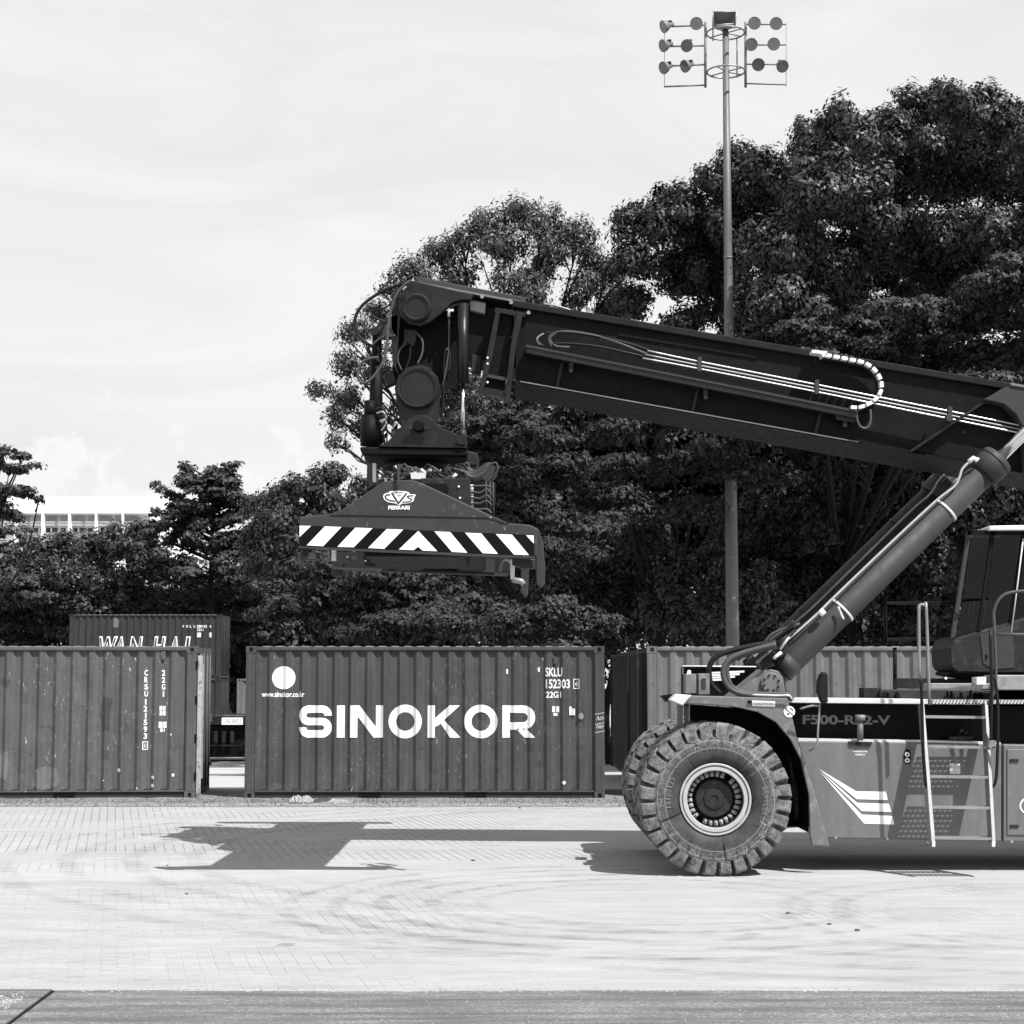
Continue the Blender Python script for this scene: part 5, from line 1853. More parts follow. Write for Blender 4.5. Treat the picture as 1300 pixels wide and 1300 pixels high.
hose('collar_pipe', [(645, 399), (652, 400), (654, 408), (651, 425), (648, 430)], BY0 - 0.08, 0.012, 'cyl', col)
for yy in (454, 461.5, 485):
    p_ = P(619, yy, BY0 - 0.13)
    build('bolt', MB().disc((p_.x, BY0 - 0.13, p_.z), 0.012, 0.03, 8), 'white', col)
build('slide_block', MB().pp([(596, 380), (617, 384), (616, 399), (597, 394)], BY0 + 0.1, 0.2), 'steel', inner, bevel=0.01)
build('slide_block', MB().pp([(598, 450), (612, 452), (610, 475), (598, 472)], BY0 + 0.1, 0.2), 'dgrey', inner, bevel=0.01)

# ---- boom nose and tilting head
nose = build('boom_nose', MB().pp([(523, 356), (601, 374), (598, 381), (585, 381), (575, 384), (560, 398), (546, 409), (534, 413.5), (520, 411), (509, 402), (505, 390), (508, 375)], 19.95, 0.1), 'head', st, bevel=0.01)
build('boom_nose', MB().pp([(523, 356), (601, 374), (598, 381), (585, 381), (575, 384), (560, 398), (546, 409), (534, 413.5), (520, 411), (509, 402), (505, 390), (508, 375)], 21.1, 0.1, 21.1), 'head', st)


def pin_disc(px, py, rpx, Y, mats=('head', 'head')):
    c_ = P(px, py, Y); k = 1 / PPM(py, Y)
    o = build('pivot_ring', MB().lathe((c_.x, Y, c_.z), [(0.0, (rpx - 5) * k), (-0.05, (rpx - 5) * k), (-0.055, (rpx - 2.6) * k), (-0.03, rpx * k), (0.02, rpx * k)], 40, False), mats[0], st)
    build('pivot_cap', MB().disc((c_.x, Y - 0.035, c_.z), (rpx - 5) * k, 0.1, 40, 0.004), mats[1], o)
    return o


pin_disc(529, 391, 18.5, 19.93)
# swinging arm plates (near and far) and the dark body between
arm_px = [(504, 400), (512, 408), (530, 414), (548, 410), (556, 420), (560, 470), (560, 490), (500, 490), (499, 460), (498, 420)]
build('tilt_body', MB().pp([(500, 398), (560, 398), (585, 385), (586, 470), (556, 490), (552, 520), (508, 520), (498, 470)], 20.25, 0.7), 'black', st)
link_px = [(501, 493), (505, 478), (515, 467), (531, 462.5), (546, 467), (556, 479), (559, 494), (557, 520), (554, 546), (510, 546), (505, 520)]
build('link_plate', MB().pp(link_px, 20.0, 0.08), 'head', st, bevel=0.008)
build('link_plate', MB().pp(link_px, 21.0, 0.08, 21.0), 'head', st)
pin_disc(530, 493, 27, 19.97)
build('arm_plate', MB().pp([(497, 375), (505, 366), (508, 375), (505, 392), (508, 402), (505, 440), (503, 466), (506, 476), (498, 460), (497, 410)], 20.0, 0.08), 'head', st)
build('lug', MB().pp([(474, 417), (488, 404), (506, 398), (505, 428), (490, 430), (478, 428)], 20.0, 0.12), 'cyl', st, bevel=0.01)
c_ = P(476, 421, 19.95)
build('lug_pin', MB().disc((c_.x, 19.93, c_.z), 0.05, 0.2, 16, 0.01), 'head', st)
build('lug', MB().pp([(494, 384), (507, 374), (507, 392), (497, 398)], 20.1, 0.2), 'fender', st)
# side damping cylinders
dc = build('damping_cylinder', MB().tube([P(479, 424, 20.1), P(477, 470, 20.1)], 0.055, 12).tube([P(477.5, 450, 20.1), P(477.5, 568, 20.1)], 0.075, 14), 'black', st)
mo = build('slew_motor', MB().tube([P(470, 509, 20.0), P(470, 530, 20.0)], 0.07, 12).tube([P(470, 528, 20.0), P(469, 566, 20.0)], 0.105, 14), 'black', st)
for k in range(5):
    hose('hydraulic_hose', [(476 + k * 2, 520 + k * 5), (485 + k, 518 + k * 5), (490, 526 + k * 4), (484, 532 + k * 5)], 19.9, 0.012, ('steel' if k in (1, 3) else 'hose'), mo)
rc = build('tilt_cylinder', MB().tube([P(588, 386, 19.95), P(588, 488, 19.95)], 0.062, 16), 'head', st)
build('piston_rod', MB().tube([P(588, 486, 19.95), P(587.5, 546, 19.95)], 0.022, 12), 'chrome', rc)
build('rod_eye', MB().tube([P(587.5, 545, 19.95), P(587.5, 560, 19.95)], 0.045, 12), 'dgrey', rc)
build('cylinder_foot', MB().disc((P(586, 558, 19.8).x, 19.8, P(586, 558, 19.8).z), 0.06, 0.3, 14), 'head', rc)
# valve and little hoses on the arm
vb = build('valve_block', MB().pp([(513, 418), (528, 419), (528, 432), (524, 440), (519, 436), (511, 437), (513, 430)], 20.12, 0.14), 'cyl', st, bevel=0.006)
for pts, mt in (([(515, 436), (507, 445), (505, 458), (510, 470)], 'hose2'), ([(521, 440), (520, 455), (515, 468)], 'hose'), ([(528, 422), (536, 432), (536, 448), (530, 462)], 'hose2'),
                ([(570, 395), (572, 393), (575, 394)], 'white'), ([(570, 395), (570, 440), (566, 470), (562, 490)], 'hose2'), ([(566, 443), (571, 445), (572, 458), (570, 470)], 'hose2'), ([(566, 444), (564, 460), (563, 500), (560, 540)], 'hose')):
    hose('hydraulic_hose', pts, 20.05, 0.012, mt, st)
build('pipe_fitting', MB().tube([P(570, 402, 20.0), P(570, 395, 20.0), P(576, 394, 20.0)], 0.018, 8), 'offwhite', st)
# big looping hoses
hose('hydraulic_hose', [(522, 357), (505, 362), (485, 370), (464, 384), (453, 398), (450.5, 412), (454, 424), (463, 434), (476, 442)], 20.2, 0.019, 'hose', st)
hose('hydraulic_hose', [(523, 356), (512, 363), (503, 375), (496, 395), (492, 420), (491, 440), (486, 460), (476, 476), (465, 486), (457, 484), (454, 474), (459, 461), (470, 455), (480, 454)], 19.85, 0.017, 'hose2', st)
hose('hydraulic_hose', [(470, 400), (480, 405), (490, 410), (500, 425)], 19.9, 0.012, 'hose', st)
hose('hydraulic_hose', [(478, 394), (490, 390), (508, 376)], 19.9, 0.012, 'hose', st)
hose('hydraulic_pipe', [(472, 439), (482, 430), (490, 428), (502, 426)], 19.88, 0.016, 'cyl', st)
build('lug', MB().pp([(487, 475), (498, 470), (502, 485), (490, 490)], 20.1, 0.2), 'cyl', st)
# slewing frame
tri = build('head_bracket', MB().pp([(487, 566), (510, 541), (518, 531), (526, 526.5), (538, 526.5), (547, 531), (560, 543), (575, 549), (592, 560), (592, 567)], 19.95, 0.1), 'head', st, bevel=0.01)
c_ = P(532, 541, 19.9)
build('head_pin', MB().disc((c_.x, 19.84, c_.z), 0.065, 0.2, 16, 0.01), 'black', tri)
build('pin_keeper', MB().pp([(519, 539), (545, 540), (545, 545), (519, 544)], 19.86, 0.03), 'hub', tri)
fr = build('slew_frame', MB().pp([(456, 567), (593, 568), (594, 580), (460, 578)], 19.85, 1.2), 'black', st, bevel=0.02)
build('frame_lip', MB().pp([(482, 564), (593, 566), (593, 568.6), (482, 566.6)], 19.83, 1.2), 'head', fr)
build('slew_ring', MB().tube([Vector((P(527, 586, 20.5).x, 20.5, P(527, 596, 20.5).z)), Vector((P(527, 586, 20.5).x, 20.5, P(527, 586, 20.5).z))], 0.36, 36), 'black', fr)
build('motor_box', MB().pp([(592, 572), (605, 574), (608, 580), (606, 592), (592, 592)], 19.7, 0.4), 'dgrey', fr, bevel=0.02)
build('damper_arm', MB().pp([(466, 588), (478, 588), (476, 615), (465, 622)], 19.9, 0.2), 'dgrey', fr)
build('damper_arm', MB().pp([(473, 588), (477, 588), (477, 612), (473, 612)], 19.7, 0.1), 'steel', fr)

# ---- spreader, its near end beam facing the camera
SY = 17.5
band_px = [(379.5, 656), (418, 652.5), (434, 647), (487, 611), (500, 609.5), (524, 609.5), (535, 613), (625, 655), (646, 664), (672, 666), (682, 671), (682, 706.5), (640, 705), (379.5, 695.5)]
spr = build('spreader', MB().pp(band_px, SY, 0.12), 'spread', st, bevel=0.012)
build('fold_line', MB().pp([(420, 651.5), (622, 655), (646, 664), (641, 664), (620, 657), (420, 653.5)], SY, 0.02, SY - 0.012), 'spread', spr)


def SP(zx, zy): return (360 + zx / 3.611, 560 + zy / 3.609)


def sp_poly(name, pts, mat, lift):
    q = [P(*SP(a_, b_), SY) for a_, b_ in pts]
    return build(name, MB().add([(p_.x, SY - lift, p_.z) for p_ in q], [tuple(range(len(q)))]), mat, spr)


build('hazard_board', MB().pp([SP(72, 386), SP(1148, 431), SP(1150, 527), SP(72, 480)], SY, 0.01, SY - 0.012), 'stripeblack', spr)
for pts in ([(74, 388), (127, 389), (74, 440)], [(190, 391), (266, 394), (182, 482), (107, 478)], [(330, 397), (408, 400), (322, 487), (247, 485)],
            [(474, 403), (549, 406), (462, 494), (388, 490)], [(618, 412), (705, 505), (638, 502), (617, 484), (597, 500), (529, 497)],
            [(692, 414), (764, 417), (843, 512), (772, 508)], [(832, 420), (906, 423), (983, 517), (913, 514)], [(973, 426), (1047, 429), (1125, 523), (1056, 520)], [(1112, 432), (1147, 433), (1147, 470)]):
    sp_poly('hazard_stripe', pts, 'white', 0.015)
build('bottom_lip', MB().pp([SP(70, 482), SP(1150, 528), SP(1152, 536), SP(70, 490)], SY, 0.14, SY - 0.02), 'spread', spr)


# emblem: letters over a V in an oval, with a name beneath
def sp_stroke(pts, th_, lift=0.006):
    q = [P(*SP(a_, b_), SY) for a_, b_ in pts]
    v_, f_ = stroke([(p_.x, p_.z) for p_ in q], th_)
    return build('emblem', MB().add([(a_, SY - lift, b_) for a_, b_ in v_], f_), 'white', spr)


def EM(a_, b_):
    return (360 - 360 + (480 + a_ / 23.64 - 360) * 3.611, (610 + b_ / 23.64 - 560) * 3.609)


q = [P(*SP(*EM(a_, b_)), SY) for a_, b_ in [(150, 480), (180, 415), (255, 375), (330, 372), (335, 330), (460, 318), (600, 313), (760, 322), (900, 345), (948, 385), (935, 415), (1040, 415), (1135, 430), (1078, 530), (1072, 600), (1030, 640), (960, 672), (860, 690), (720, 695), (650, 738), (620, 745), (585, 738), (540, 690), (420, 675), (300, 650), (190, 580)]]
build('emblem', MB().add([(p_.x, SY - 0.006, p_.z) for p_ in q], [tuple(range(len(q)))]), 'white', spr)


def em_stroke(pts, th_):
    q = [P(*SP(*EM(a_, b_)), SY) for a_, b_ in pts]
    v_, f_ = stroke([(p_.x, p_.z) for p_ in q], th_)
    build('emblem_letter', MB().add([(a_, SY - 0.009, b_) for a_, b_ in v_], f_), 'spread', spr)


em_stroke([(370, 435), (300, 430), (245, 445), (212, 485), (240, 545), (340, 600), (510, 630)], 0.014)
em_stroke([(410, 365), (612, 690), (862, 380)], 0.018)
for xa_, xb_, yb_ in ((510, 750, 365), (560, 710, 435), (600, 650, 490)):
    em_stroke([(xa_, yb_), (xb_, yb_)], 0.007)
em_stroke([(1065, 460), (930, 462), (880, 485), (900, 515), (1005, 565), (1000, 600), (960, 628), (880, 645), (730, 650)], 0.012)
text_flat('lettering', 'FERRARI', (*SP(480, 296), *SP(578, 314)), SY, 'white', spr, bold=0.04, lift=0.006)
build('prop_bar', MB().pp([(504.5, 590), (508.5, 590), (508.5, 617), (504.5, 617)], SY, 0.02, SY - 0.05), 'cyl', spr)
# cross beams and telescoping main beams towards the far end
cx0, cx1 = P(455, 690, 17.6).x, P(610, 690, 17.6).x
zb0, zb1 = P(0, 688, 17.6).z, P(0, 655, 17.6).z
for xa in (P(455, 690, 17.6).x, P(560, 690, 17.6).x):
    build('main_beam', MB().box(xa, xa + 0.36, 17.62, 23.4, zb0 + 0.06, zb1), 'black', spr, bevel=0.02)
build('centre_frame', MB().box(P(462, 640, 19.4).x, P(590, 640, 19.4).x, 19.4, 21.6, zb0 - 0.02, P(0, 636, 19.4).z), 'black', spr, bevel=0.02)
build('centre_riser', MB().box(P(500, 640, 19.6).x, P(556, 640, 19.6).x, 19.7, 21.3, zb0 + 0.1, P(0, 607, 19.6).z), 'black', spr, bevel=0.02)
build('belly_plate', MB().box(P(455, 690, 17.6).x + 0.3, P(560, 690, 17.6).x + 0.05, 17.7, 23.3, zb0 + 0.2, zb0 + 0.28), 'black', spr)
# far end beam
FYE = 23.5
far = [(421, 700), (648, 708), (648, 729), (424, 722), (421, 715)]
fb = build('end_beam', MB().pp(far, FYE, 0.15), 'dgrey', spr)
build('beam_lip', MB().pp([(424, 720), (645, 728), (645, 731), (424, 723)], FYE, 0.2, FYE - 0.04), 'cyl', fb)
build('beam_opening', MB().pp([(462, 706), (492, 707), (492, 718), (464, 717)], FYE, 0.02, FYE - 0.01), 'black', fb)
build('beam_opening', MB().pp([(492, 706), (579, 709), (579, 725), (492, 722)], FYE, 0.1, FYE - 0.12), 'black', fb)
build('beam_plate', MB().pp([(580, 708), (628, 710), (628, 727), (579, 725)], FYE, 0.05, FYE - 0.06), 'cyl', fb)
build('beam_slot', MB().pp([(587, 710), (615, 710.5), (612, 714), (590, 713)], FYE, 0.02, FYE - 0.08), 'black', fb)
for (a0, b0) in ((598, 719), (598, 723), (614, 719), (441, 707), (464, 712)):
    p_ = P(a0, b0, FYE - 0.08)
    build('bolt', MB().disc((p_.x, FYE - 0.08, p_.z), 0.014, 0.03, 8), 'steel', fb)
# twistlock corners, pads and guide flaps
build('twistlock_pad', MB().pp([(377, 700), (400, 700), (401, 711), (378, 711)], SY, 0.16), 'cyl', spr, bevel=0.01)
build('twistlock', MB().pp([(384, 697), (393, 697), (392, 704), (385, 704)], SY, 0.08, SY - 0.03), 'black', spr)
build('twistlock_pad', MB().pp([(421, 722), (433, 722), (434, 732), (421, 731)], FYE, 0.16), 'cyl', spr, bevel=0.01)
build('corner_strut', MB().pp([(421, 698), (426, 698), (426, 712), (421, 712)], FYE - 0.5, 0.1), 'steel', spr)
build('guide_flap', MB().pp([(680, 667), (685, 673), (690, 690), (692.5, 720), (692, 742), (688, 746), (681, 741), (680, 705)], SY, 0.05, SY + 0.1), 'spread', spr, bevel=0.012)
build('guide_flap', MB().pp([(661, 705), (672, 706), (670.5, 755), (667, 760), (661, 750)], SY + 0.6, 0.05), 'spread', spr, bevel=0.01)
build('flap_hinge', MB().pp([(650, 708), (682, 710), (684, 722), (664, 722), (650, 717)], SY + 0.25, 0.1), 'spread', spr, bevel=0.01)
build('flap_cylinder', MB().tube([P(650, 736, SY + 0.5), P(662, 738, SY + 0.5), P(665, 742, SY + 0.5)], 0.03, 10), 'steel', spr)
build('flap_hinge', MB().pp([(648, 710), (654, 711), (653, 737), (648, 735)], SY + 0.45, 0.08), 'steel', spr)
hose('hydraulic_hose', [(634, 726), (637, 716), (643, 712), (648, 718), (646, 728)], SY + 0.6, 0.018, 'hose2', spr)
# valve bank and hoses on top of the spreader
vbk = build('valve_cabinet', MB().pp([(534, 607), (596, 607), (598, 640), (590, 646), (536, 618)], 18.4, 0.5), 'dgrey', spr, bevel=0.01)
build('cabinet_opening', MB().pp([(540, 614), (566, 614), (570, 620), (568, 628), (562, 628), (545, 619)], 18.4, 0.02, 18.385), 'black', vbk)
for k in range(2):
    for (px, py) in ((582.5, 617.5), (584, 632)):
        p_ = P(px, py, 18.38)
        build('bolt', MB().disc((p_.x, 18.38, p_.z), 0.011, 0.02, 8), 'white', vbk) if k == 0 else None
build('valve_rack', MB().pp([(597, 610), (629, 612), (627, 655), (598, 645)], 18.9, 0.4), 'black', spr)
rnd = random.Random(9)
for k in range(9):
    yy = 617 + k * 3.6
    build('valve_spool', MB().tube([P(597, yy, 18.6), P(601, yy, 18.6)], 0.016, 7), 'offwhite', spr)
    if k % 2 == 0:
        hose('hydraulic_hose', [(600, yy), (609, yy + rnd.uniform(-2, 2)), (618, yy + rnd.uniform(-3, 5)), (624, yy + rnd.uniform(0, 8))], 18.55, 0.011, 'hose2', spr)
for px in (617, 622, 626):
    build('rack_rod', MB().tube([P(px, 612, 18.7), P(px, 655, 18.7)], 0.012, 6), 'cyl', spr)
for k in range(5):
    hose('hydraulic_hose', [(588 - k * 4, 598 - k * 1.0), (596, 605 - k * 1.5), (606, 606 - k * 2.5), (616, 600 - k * 2.6), (623, 590 - k * .4), (630, 588 + k), (631 - k, 598 + k), (624 - k, 606 + k * 1.4), (618, 612)], 18.9 + 0.03 * k, 0.012, 'hose2' if k % 2 else 'cyl', spr)
build('hose_guard', MB().pp([(612, 604), (624, 588), (631, 589), (630, 606), (618, 616)], 19.2, 0.05), 'cyl', spr)
for k in range(26):
    x = rnd.uniform(500, 590); y = rnd.uniform(592, 606)
    hose('hydraulic_hose', [(x, y + 4), (x + rnd.uniform(2, 8), y - rnd.uniform(0, 6)), (x + rnd.uniform(6, 16), y + rnd.uniform(-3, 6)), (x + rnd.uniform(10, 24), y + 6)], 19.0 + rnd.uniform(0, .5), 0.012, rnd.choice(['hose2', 'hose', 'cyl', 'hose']), spr, 3, 6)
for k in range(12):
    x = rnd.uniform(500, 580); y = rnd.uniform(594, 609)
    p_ = P(x, y, 18.9)
    build('pipe_fitting', MB().tube([p_, p_ + Vector((rnd.uniform(-.05, .05), 0, rnd.uniform(-.03, .05)))], 0.018, 6), rnd.choice(['offwhite', 'steel', 'cyl']), spr)
build('sign_plate', MB().pp([(521, 600), (541, 600), (540, 608), (522, 608)], 18.8, 0.02), 'offwhite', spr)

# ---- cab
CBY, CBZ = 19.75, 0.85
cab = build('cab', MB().pp([(1204, 823), (1209, 812.5), (1218, 808), (1300, 783), (1440, 783), (1440, 858), (1216, 855.5), (1206, 848)], CBY, CBZ), 'dgrey', st, bevel=0.03)
for Yc in (CBY, CBY + CBZ - 0.06):
    build('pillar', MB().pp([(1229, 675), (1233, 675), (1213, 808), (1207.5, 810)], Yc, 0.06), 'cyl' if Yc == CBY else 'black', cab)
    build('pillar', MB().pp([(1259, 672), (1264, 672), (1246, 800), (1241, 802)], Yc, 0.06), 'black', cab)
    build('pillar', MB().pp([(1299, 672), (1304, 672), (1286, 790), (1281, 792)], Yc, 0.06), 'black', cab)
    build('cab_header', MB().pp([(1229, 673), (1440, 673), (1440, 679), (1228, 679)], Yc, 0.06), 'black', cab)
build('window', MB().pp([(1233.5, 679), (1258, 679), (1242, 800.5), (1215, 808)], CBY + 0.02, 0.01), 'glass', cab)
build('window', MB().pp([(1263.5, 679), (1299, 679), (1282, 789), (1247, 799)], CBY + 0.02, 0.01), 'glass', cab)
build('window', MB().pp([(1304, 679), (1440, 679), (1440, 783), (1288, 786)], CBY + 0.02, 0.01), 'glass', cab)
build('dark_interior_sheet', MB().pp([(1272, 674), (1440, 674), (1440, 785), (1262, 790)], CBY + CBZ - 0.1, 0.03), 'black', cab)  # black sheet added to stand in for the dark cab interior
# windscreen: leaning sheet across the width
a0 = P(1229, 676, CBY); a1 = P(1208, 809, CBY)
build('windscreen', MB().add([(a0.x, CBY + .06, a0.z), (a0.x, CBY + CBZ - .06, a0.z), (a1.x, CBY + CBZ - .06, a1.z), (a1.x, CBY + .06, a1.z)], [(0, 1, 2, 3)]), 'glass', cab)
build('door_edge', MB().tube([P(1299, 684, CBY - 0.02), P(1292, 740, CBY - 0.02), P(1284, 803, CBY - 0.02)], 0.009, 6), 'offwhite', cab)
build('cab_roof', MB().pp([(1256, 667.5), (1440, 664), (1440, 672.5), (1256, 673)], CBY - 0.1, CBZ + 0.2), 'white', cab, bevel=0.01)
build('cab_floor', MB().pp([(1205, 853), (1440, 856), (1440, 860), (1235, 862), (1205, 857)], CBY + 0.1, CBZ - 0.2), 'black', cab)
dr = build('cab_door', MB().pp([(1244, 806), (1264, 800), (1286, 793), (1288, 848), (1262, 850), (1248, 843)], CBY - 0.012, 0.03), 'cyl', cab, bevel=0.004)
build('latch', MB().pp([(1250.8, 831), (1253, 831), (1253, 836), (1250.8, 836)], CBY, 0.02, CBY - 0.025), 'black', dr)
seat = build('seat', MB().pp([(1240, 762), (1250, 761), (1249, 798), (1240, 800)], CBY + 0.5, 0.35), 'offwhite', cab, bevel=0.03)
build('seat_back', MB().pp([(1252, 762), (1262, 760), (1266, 768), (1264, 796), (1247, 800)], CBY + 0.45, 0.45), 'white', cab, bevel=0.04)
build('seat_box', MB().pp([(1232, 781), (1240, 781), (1240, 790), (1232, 790)], CBY + 0.3, 0.2), 'offwhite', cab)
build('wiper', MB().tube([P(1213, 778, CBY - 0.02), P(1216, 782, CBY - 0.02), P(1219, 779, CBY - 0.02)], 0.01, 5), 'black', cab)
for k in range(3):
    build('curtain', MB().pp([(1237 + k * 7, 682), (1239 + k * 7, 682), (1228 + k * 5, 790), (1225 + k * 5, 792)], CBY + 0.15, 0.02), 'cyl', cab)

# ================================================================== TREES
def crown_mesh(name, lobes, leaf, density, style, seed, mat, parent, clump=0.36, inner=0.12):
    """lobes: (centre Vector, rx, ry, rz). Leaves in clumps over the shells of the lobes."""
    rs = np.random.RandomState(seed)
    C, Nn = [], []
    sub = []
    for li, (c, rx, ry, rz) in enumerate(lobes):
        if leaf > 0.3: sub.append((c, rx, ry, rz)); continue
        nsub, sc, zo = (8, 0.40, 0.66) if style == 'droop' else (7, 0.5, 0.5) if style == 'airy' else (5, 0.5, 0.6)
        if max(rx, rz) < 0.45: nsub, sc, zo = 3, 0.65, 0.4
        for _ in range(nsub):
            d = rs.normal(size=3); d /= np.linalg.norm(d)
            if style == 'droop' and d[1] > 0.4 and rs.rand() < 0.6: d[1] *= -1
            k = sc * rs.uniform(0.7, 1.35)
            sub.append((np.array(c) + d * np.array([rx, ry, rz * (1.3 if style == 'flat' else 1)]) * zo * rs.uniform(0.75, 1.25), rx * k, ry * k, rz * k * (1.25 if style == 'flat' else 1.0)))
    for (c, rx, ry, rz) in sub:
        area = 4 * math.pi * ((rx * ry) ** 1.6 / 3 + (rx * rz) ** 1.6 / 3 + (ry * rz) ** 1.6 / 3) ** (1 / 1.6)
        nl = int(area * density * 0.65)
        ncl = max(5, int(area / (clump * clump) * 0.9))
        d = rs.normal(size=(ncl, 3)); d /= np.linalg.norm(d, axis=1)[:, None]
        # favour the side that is seen and the top
        flip = (d[:, 1] > 0.35) & (rs.rand(ncl) < 0.65)
        d[flip, 1] *= -1
        rad = rs.uniform(0.8, 1.06, ncl)
        cc = np.array(c)[None] + d * np.array([rx, ry, rz])[None] * rad[:, None]
        pick = rs.randint(0, ncl, nl)
        w = rs.uniform(0.6, 1.35, ncl)[pick] * clump
        off = rs.normal(size=(nl, 3)) * (w[:, None] * 0.42)
        ol = np.linalg.norm(off, axis=1); off *= np.minimum(1.0, 0.78 * w / (ol + 1e-6))[:, None]
        if style == 'flat': off[:, 2] *= 0.35
        if style == 'droop': off[:, 2] *= 0.9
        p = cc[pick] + off
        # leaf orientation: outward of clump + up
        nrm = off / (np.linalg.norm(off, axis=1)[:, None] + 1e-6) * 0.7 + d[pick] * 0.9 + rs.normal(size=(nl, 3)) * 0.38
        nrm[:, 2] += 0.9 if style == 'flat' else 0.45
        C.append(p); Nn.append(nrm)
        ni = int(nl * inner)
        if ni:
            d2 = rs.normal(size=(ni, 3)); d2 /= np.linalg.norm(d2, axis=1)[:, None]
            p2 = np.array(c)[None] + d2 * np.array([rx, ry, rz])[None] * (rs.uniform(0.0, 0.75, ni)[:, None])
            C.append(p2); Nn.append(rs.normal(size=(ni, 3)))
    C = np.concatenate(C); Nn = np.concatenate(Nn)
    Nn /= np.linalg.norm(Nn, axis=1)[:, None]
    n = len(C)
    t = rs.normal(size=(n, 3))
    if style in ('droop', 'airy'): t[:, 2] -= 1.0
    t -= Nn * (t * Nn).sum(1)[:, None]
    t /= np.linalg.norm(t, axis=1)[:, None]
    b = np.cross(Nn, t)
    L = leaf * 1.1 * (0.55 + 0.95 * rs.rand(n) ** 1.5)[:, None]
    Wd = L * (0.46 if style != 'flat' else 0.55)
    v = np.empty((n, 4, 3))
    v[:, 0] = C - t * L * 0.5
    v[:, 1] = C + b * Wd * 0.5 + Nn * L * 0.06
    v[:, 2] = C + t * L * 0.5 - Nn * L * 0.08
    v[:, 3] = C - b * Wd * 0.5 + Nn * L * 0.06
    off = np.array(world_loc(parent)) if parent is not None else np.zeros(3)
    v = (v - off).reshape(-1, 3)
    me = bpy.data.meshes.new(name)
    me.vertices.add(n * 4); me.loops.add(n * 4); me.polygons.add(n)
    me.vertices.foreach_set('co', v.ravel())
    me.loops.foreach_set('vertex_index', np.arange(n * 4))
    me.polygons.foreach_set('loop_start', np.arange(0, n * 4, 4))
    me.polygons.foreach_set('loop_total', np.full(n, 4))
    me.materials.append(M[mat])
    me.update(calc_edges=True)
    o = bpy.data.objects.new(name, me)
    COL.objects.link(o)
    if parent is not None: o.parent = parent
    crown_mesh.total += n
    return o


crown_mesh.total = 0


def tree(name, label, Y, trunk_px, lobes_px, leaf, density, style, mat, seed, clump=0.36, group=None, trunk_r=0.3, depth=1.0, spread=1.0, inner=0.12, twigs=0, back=True, cat='tree', tback=0.8, axis=False, limbs=None):
    rs = random.Random(seed)
    tb = P(trunk_px, 880, Y); gz = terrain_z(Y)
    ty_ = Y + tback
    root = empty(name, (tb.x, Y, gz), label, cat, group)
    lobes = []
    for q in lobes_px:
        px, py, r = q[0], q[1], q[2]
        rz = q[3] if len(q) > 3 else r * 0.85
        dy = q[4] if len(q) > 4 else rs.uniform(-spread, spread)
        k = 1 / PPM(py, Y)
        c = P(px, py, Y)
        c = Vector((c.x * (Y + dy) / Y, Y + dy, (c.z - CAM_H) * (Y + dy) / Y + CAM_H))
        lobes.append((c, r * k, r * k * depth, rz * k))
        if back and style != 'flat':
            d2 = dy + rs.uniform(1.5, 3.0)
            c2 = P(px + rs.uniform(-10, 10), py + r * 0.2, Y)
            lobes.append((Vector((c2.x * (Y + d2) / Y, Y + d2, (c2.z - CAM_H) * (Y + d2) / Y + CAM_H)), r * k * 0.85, r * k * 0.7, rz * k * 0.8))
    mb = MB()
    zt_ = min(c.z for c, *_ in lobes) * 0.6 + max(c.z for c, *_ in lobes) * 0.4
    fork = Vector((tb.x + rs.uniform(-.3, .3), ty_, gz + max(2.0, (zt_ - gz) * 0.55)))
    mb.tube(smooth_path([Vector((tb.x, ty_, gz - 0.2)), Vector((tb.x + rs.uniform(-.15, .15), ty_, gz + (fork.z - gz) * 0.5)), fork], 4), [trunk_r * (1.15 - 0.45 * i / 8) for i in range(9)], 10)
    if axis: mb.tube([fork, Vector((tb.x, Y, max(c.z for c, *_ in lobes)))], [trunk_r * 0.7, 0.03], 8)
    # limbs
    lk = 0.4 if limbs is None else limbs
    for i, (c, rx, ry, rz) in enumerate(lobes):
        if back and style != 'flat' and i % 2: continue
        if axis:
            dx = abs(c.x - tb.x)
            st0 = Vector((tb.x, Y, max(gz + 1, c.z - 0.42 * dx - 0.15)))
            mb.tube([st0, st0.lerp(c, 0.5) + Vector((0, 0, -0.05)), c], [0.05, 0.035, 0.015], 4, False)
            continue
        if style == 'flat' and rs.random() < 0.6: continue
        if limbs is not None and rs.random() > limbs: continue
        mid = fork.lerp(c, 0.5) + Vector((rs.uniform(-.4, .4), rs.uniform(-.3, .3), -0.3 + rs.uniform(-.3, .5)))
        r0 = trunk_r * rs.uniform(0.22, 0.4)
        mb.tube(smooth_path([fork - Vector((0, 0, 0.3)), mid, c], 4), [r0 * (1 - 0.75 * k / 8) for k in range(9)], 6, False)
        for _ in range(twigs):
            d = Vector((rs.gauss(0, 1), rs.gauss(0, .7), rs.gauss(0.3, .8))).normalized()
            e = c + Vector((d.x * rx, d.y * ry, d.z * rz)) * 0.95
            s_ = mid.lerp(c, rs.uniform(0.5, 1.0))
            mb.tube([s_, s_.lerp(e, 0.5) + Vector((0, 0, rs.uniform(-.1, .15))), e], [0.035, 0.022, 0.008], 4, False)
    build('trunk', mb, 'bark', root)
    crown_mesh('crown', lobes, leaf, density, style, seed, mat, root, clump, inner)
    return root


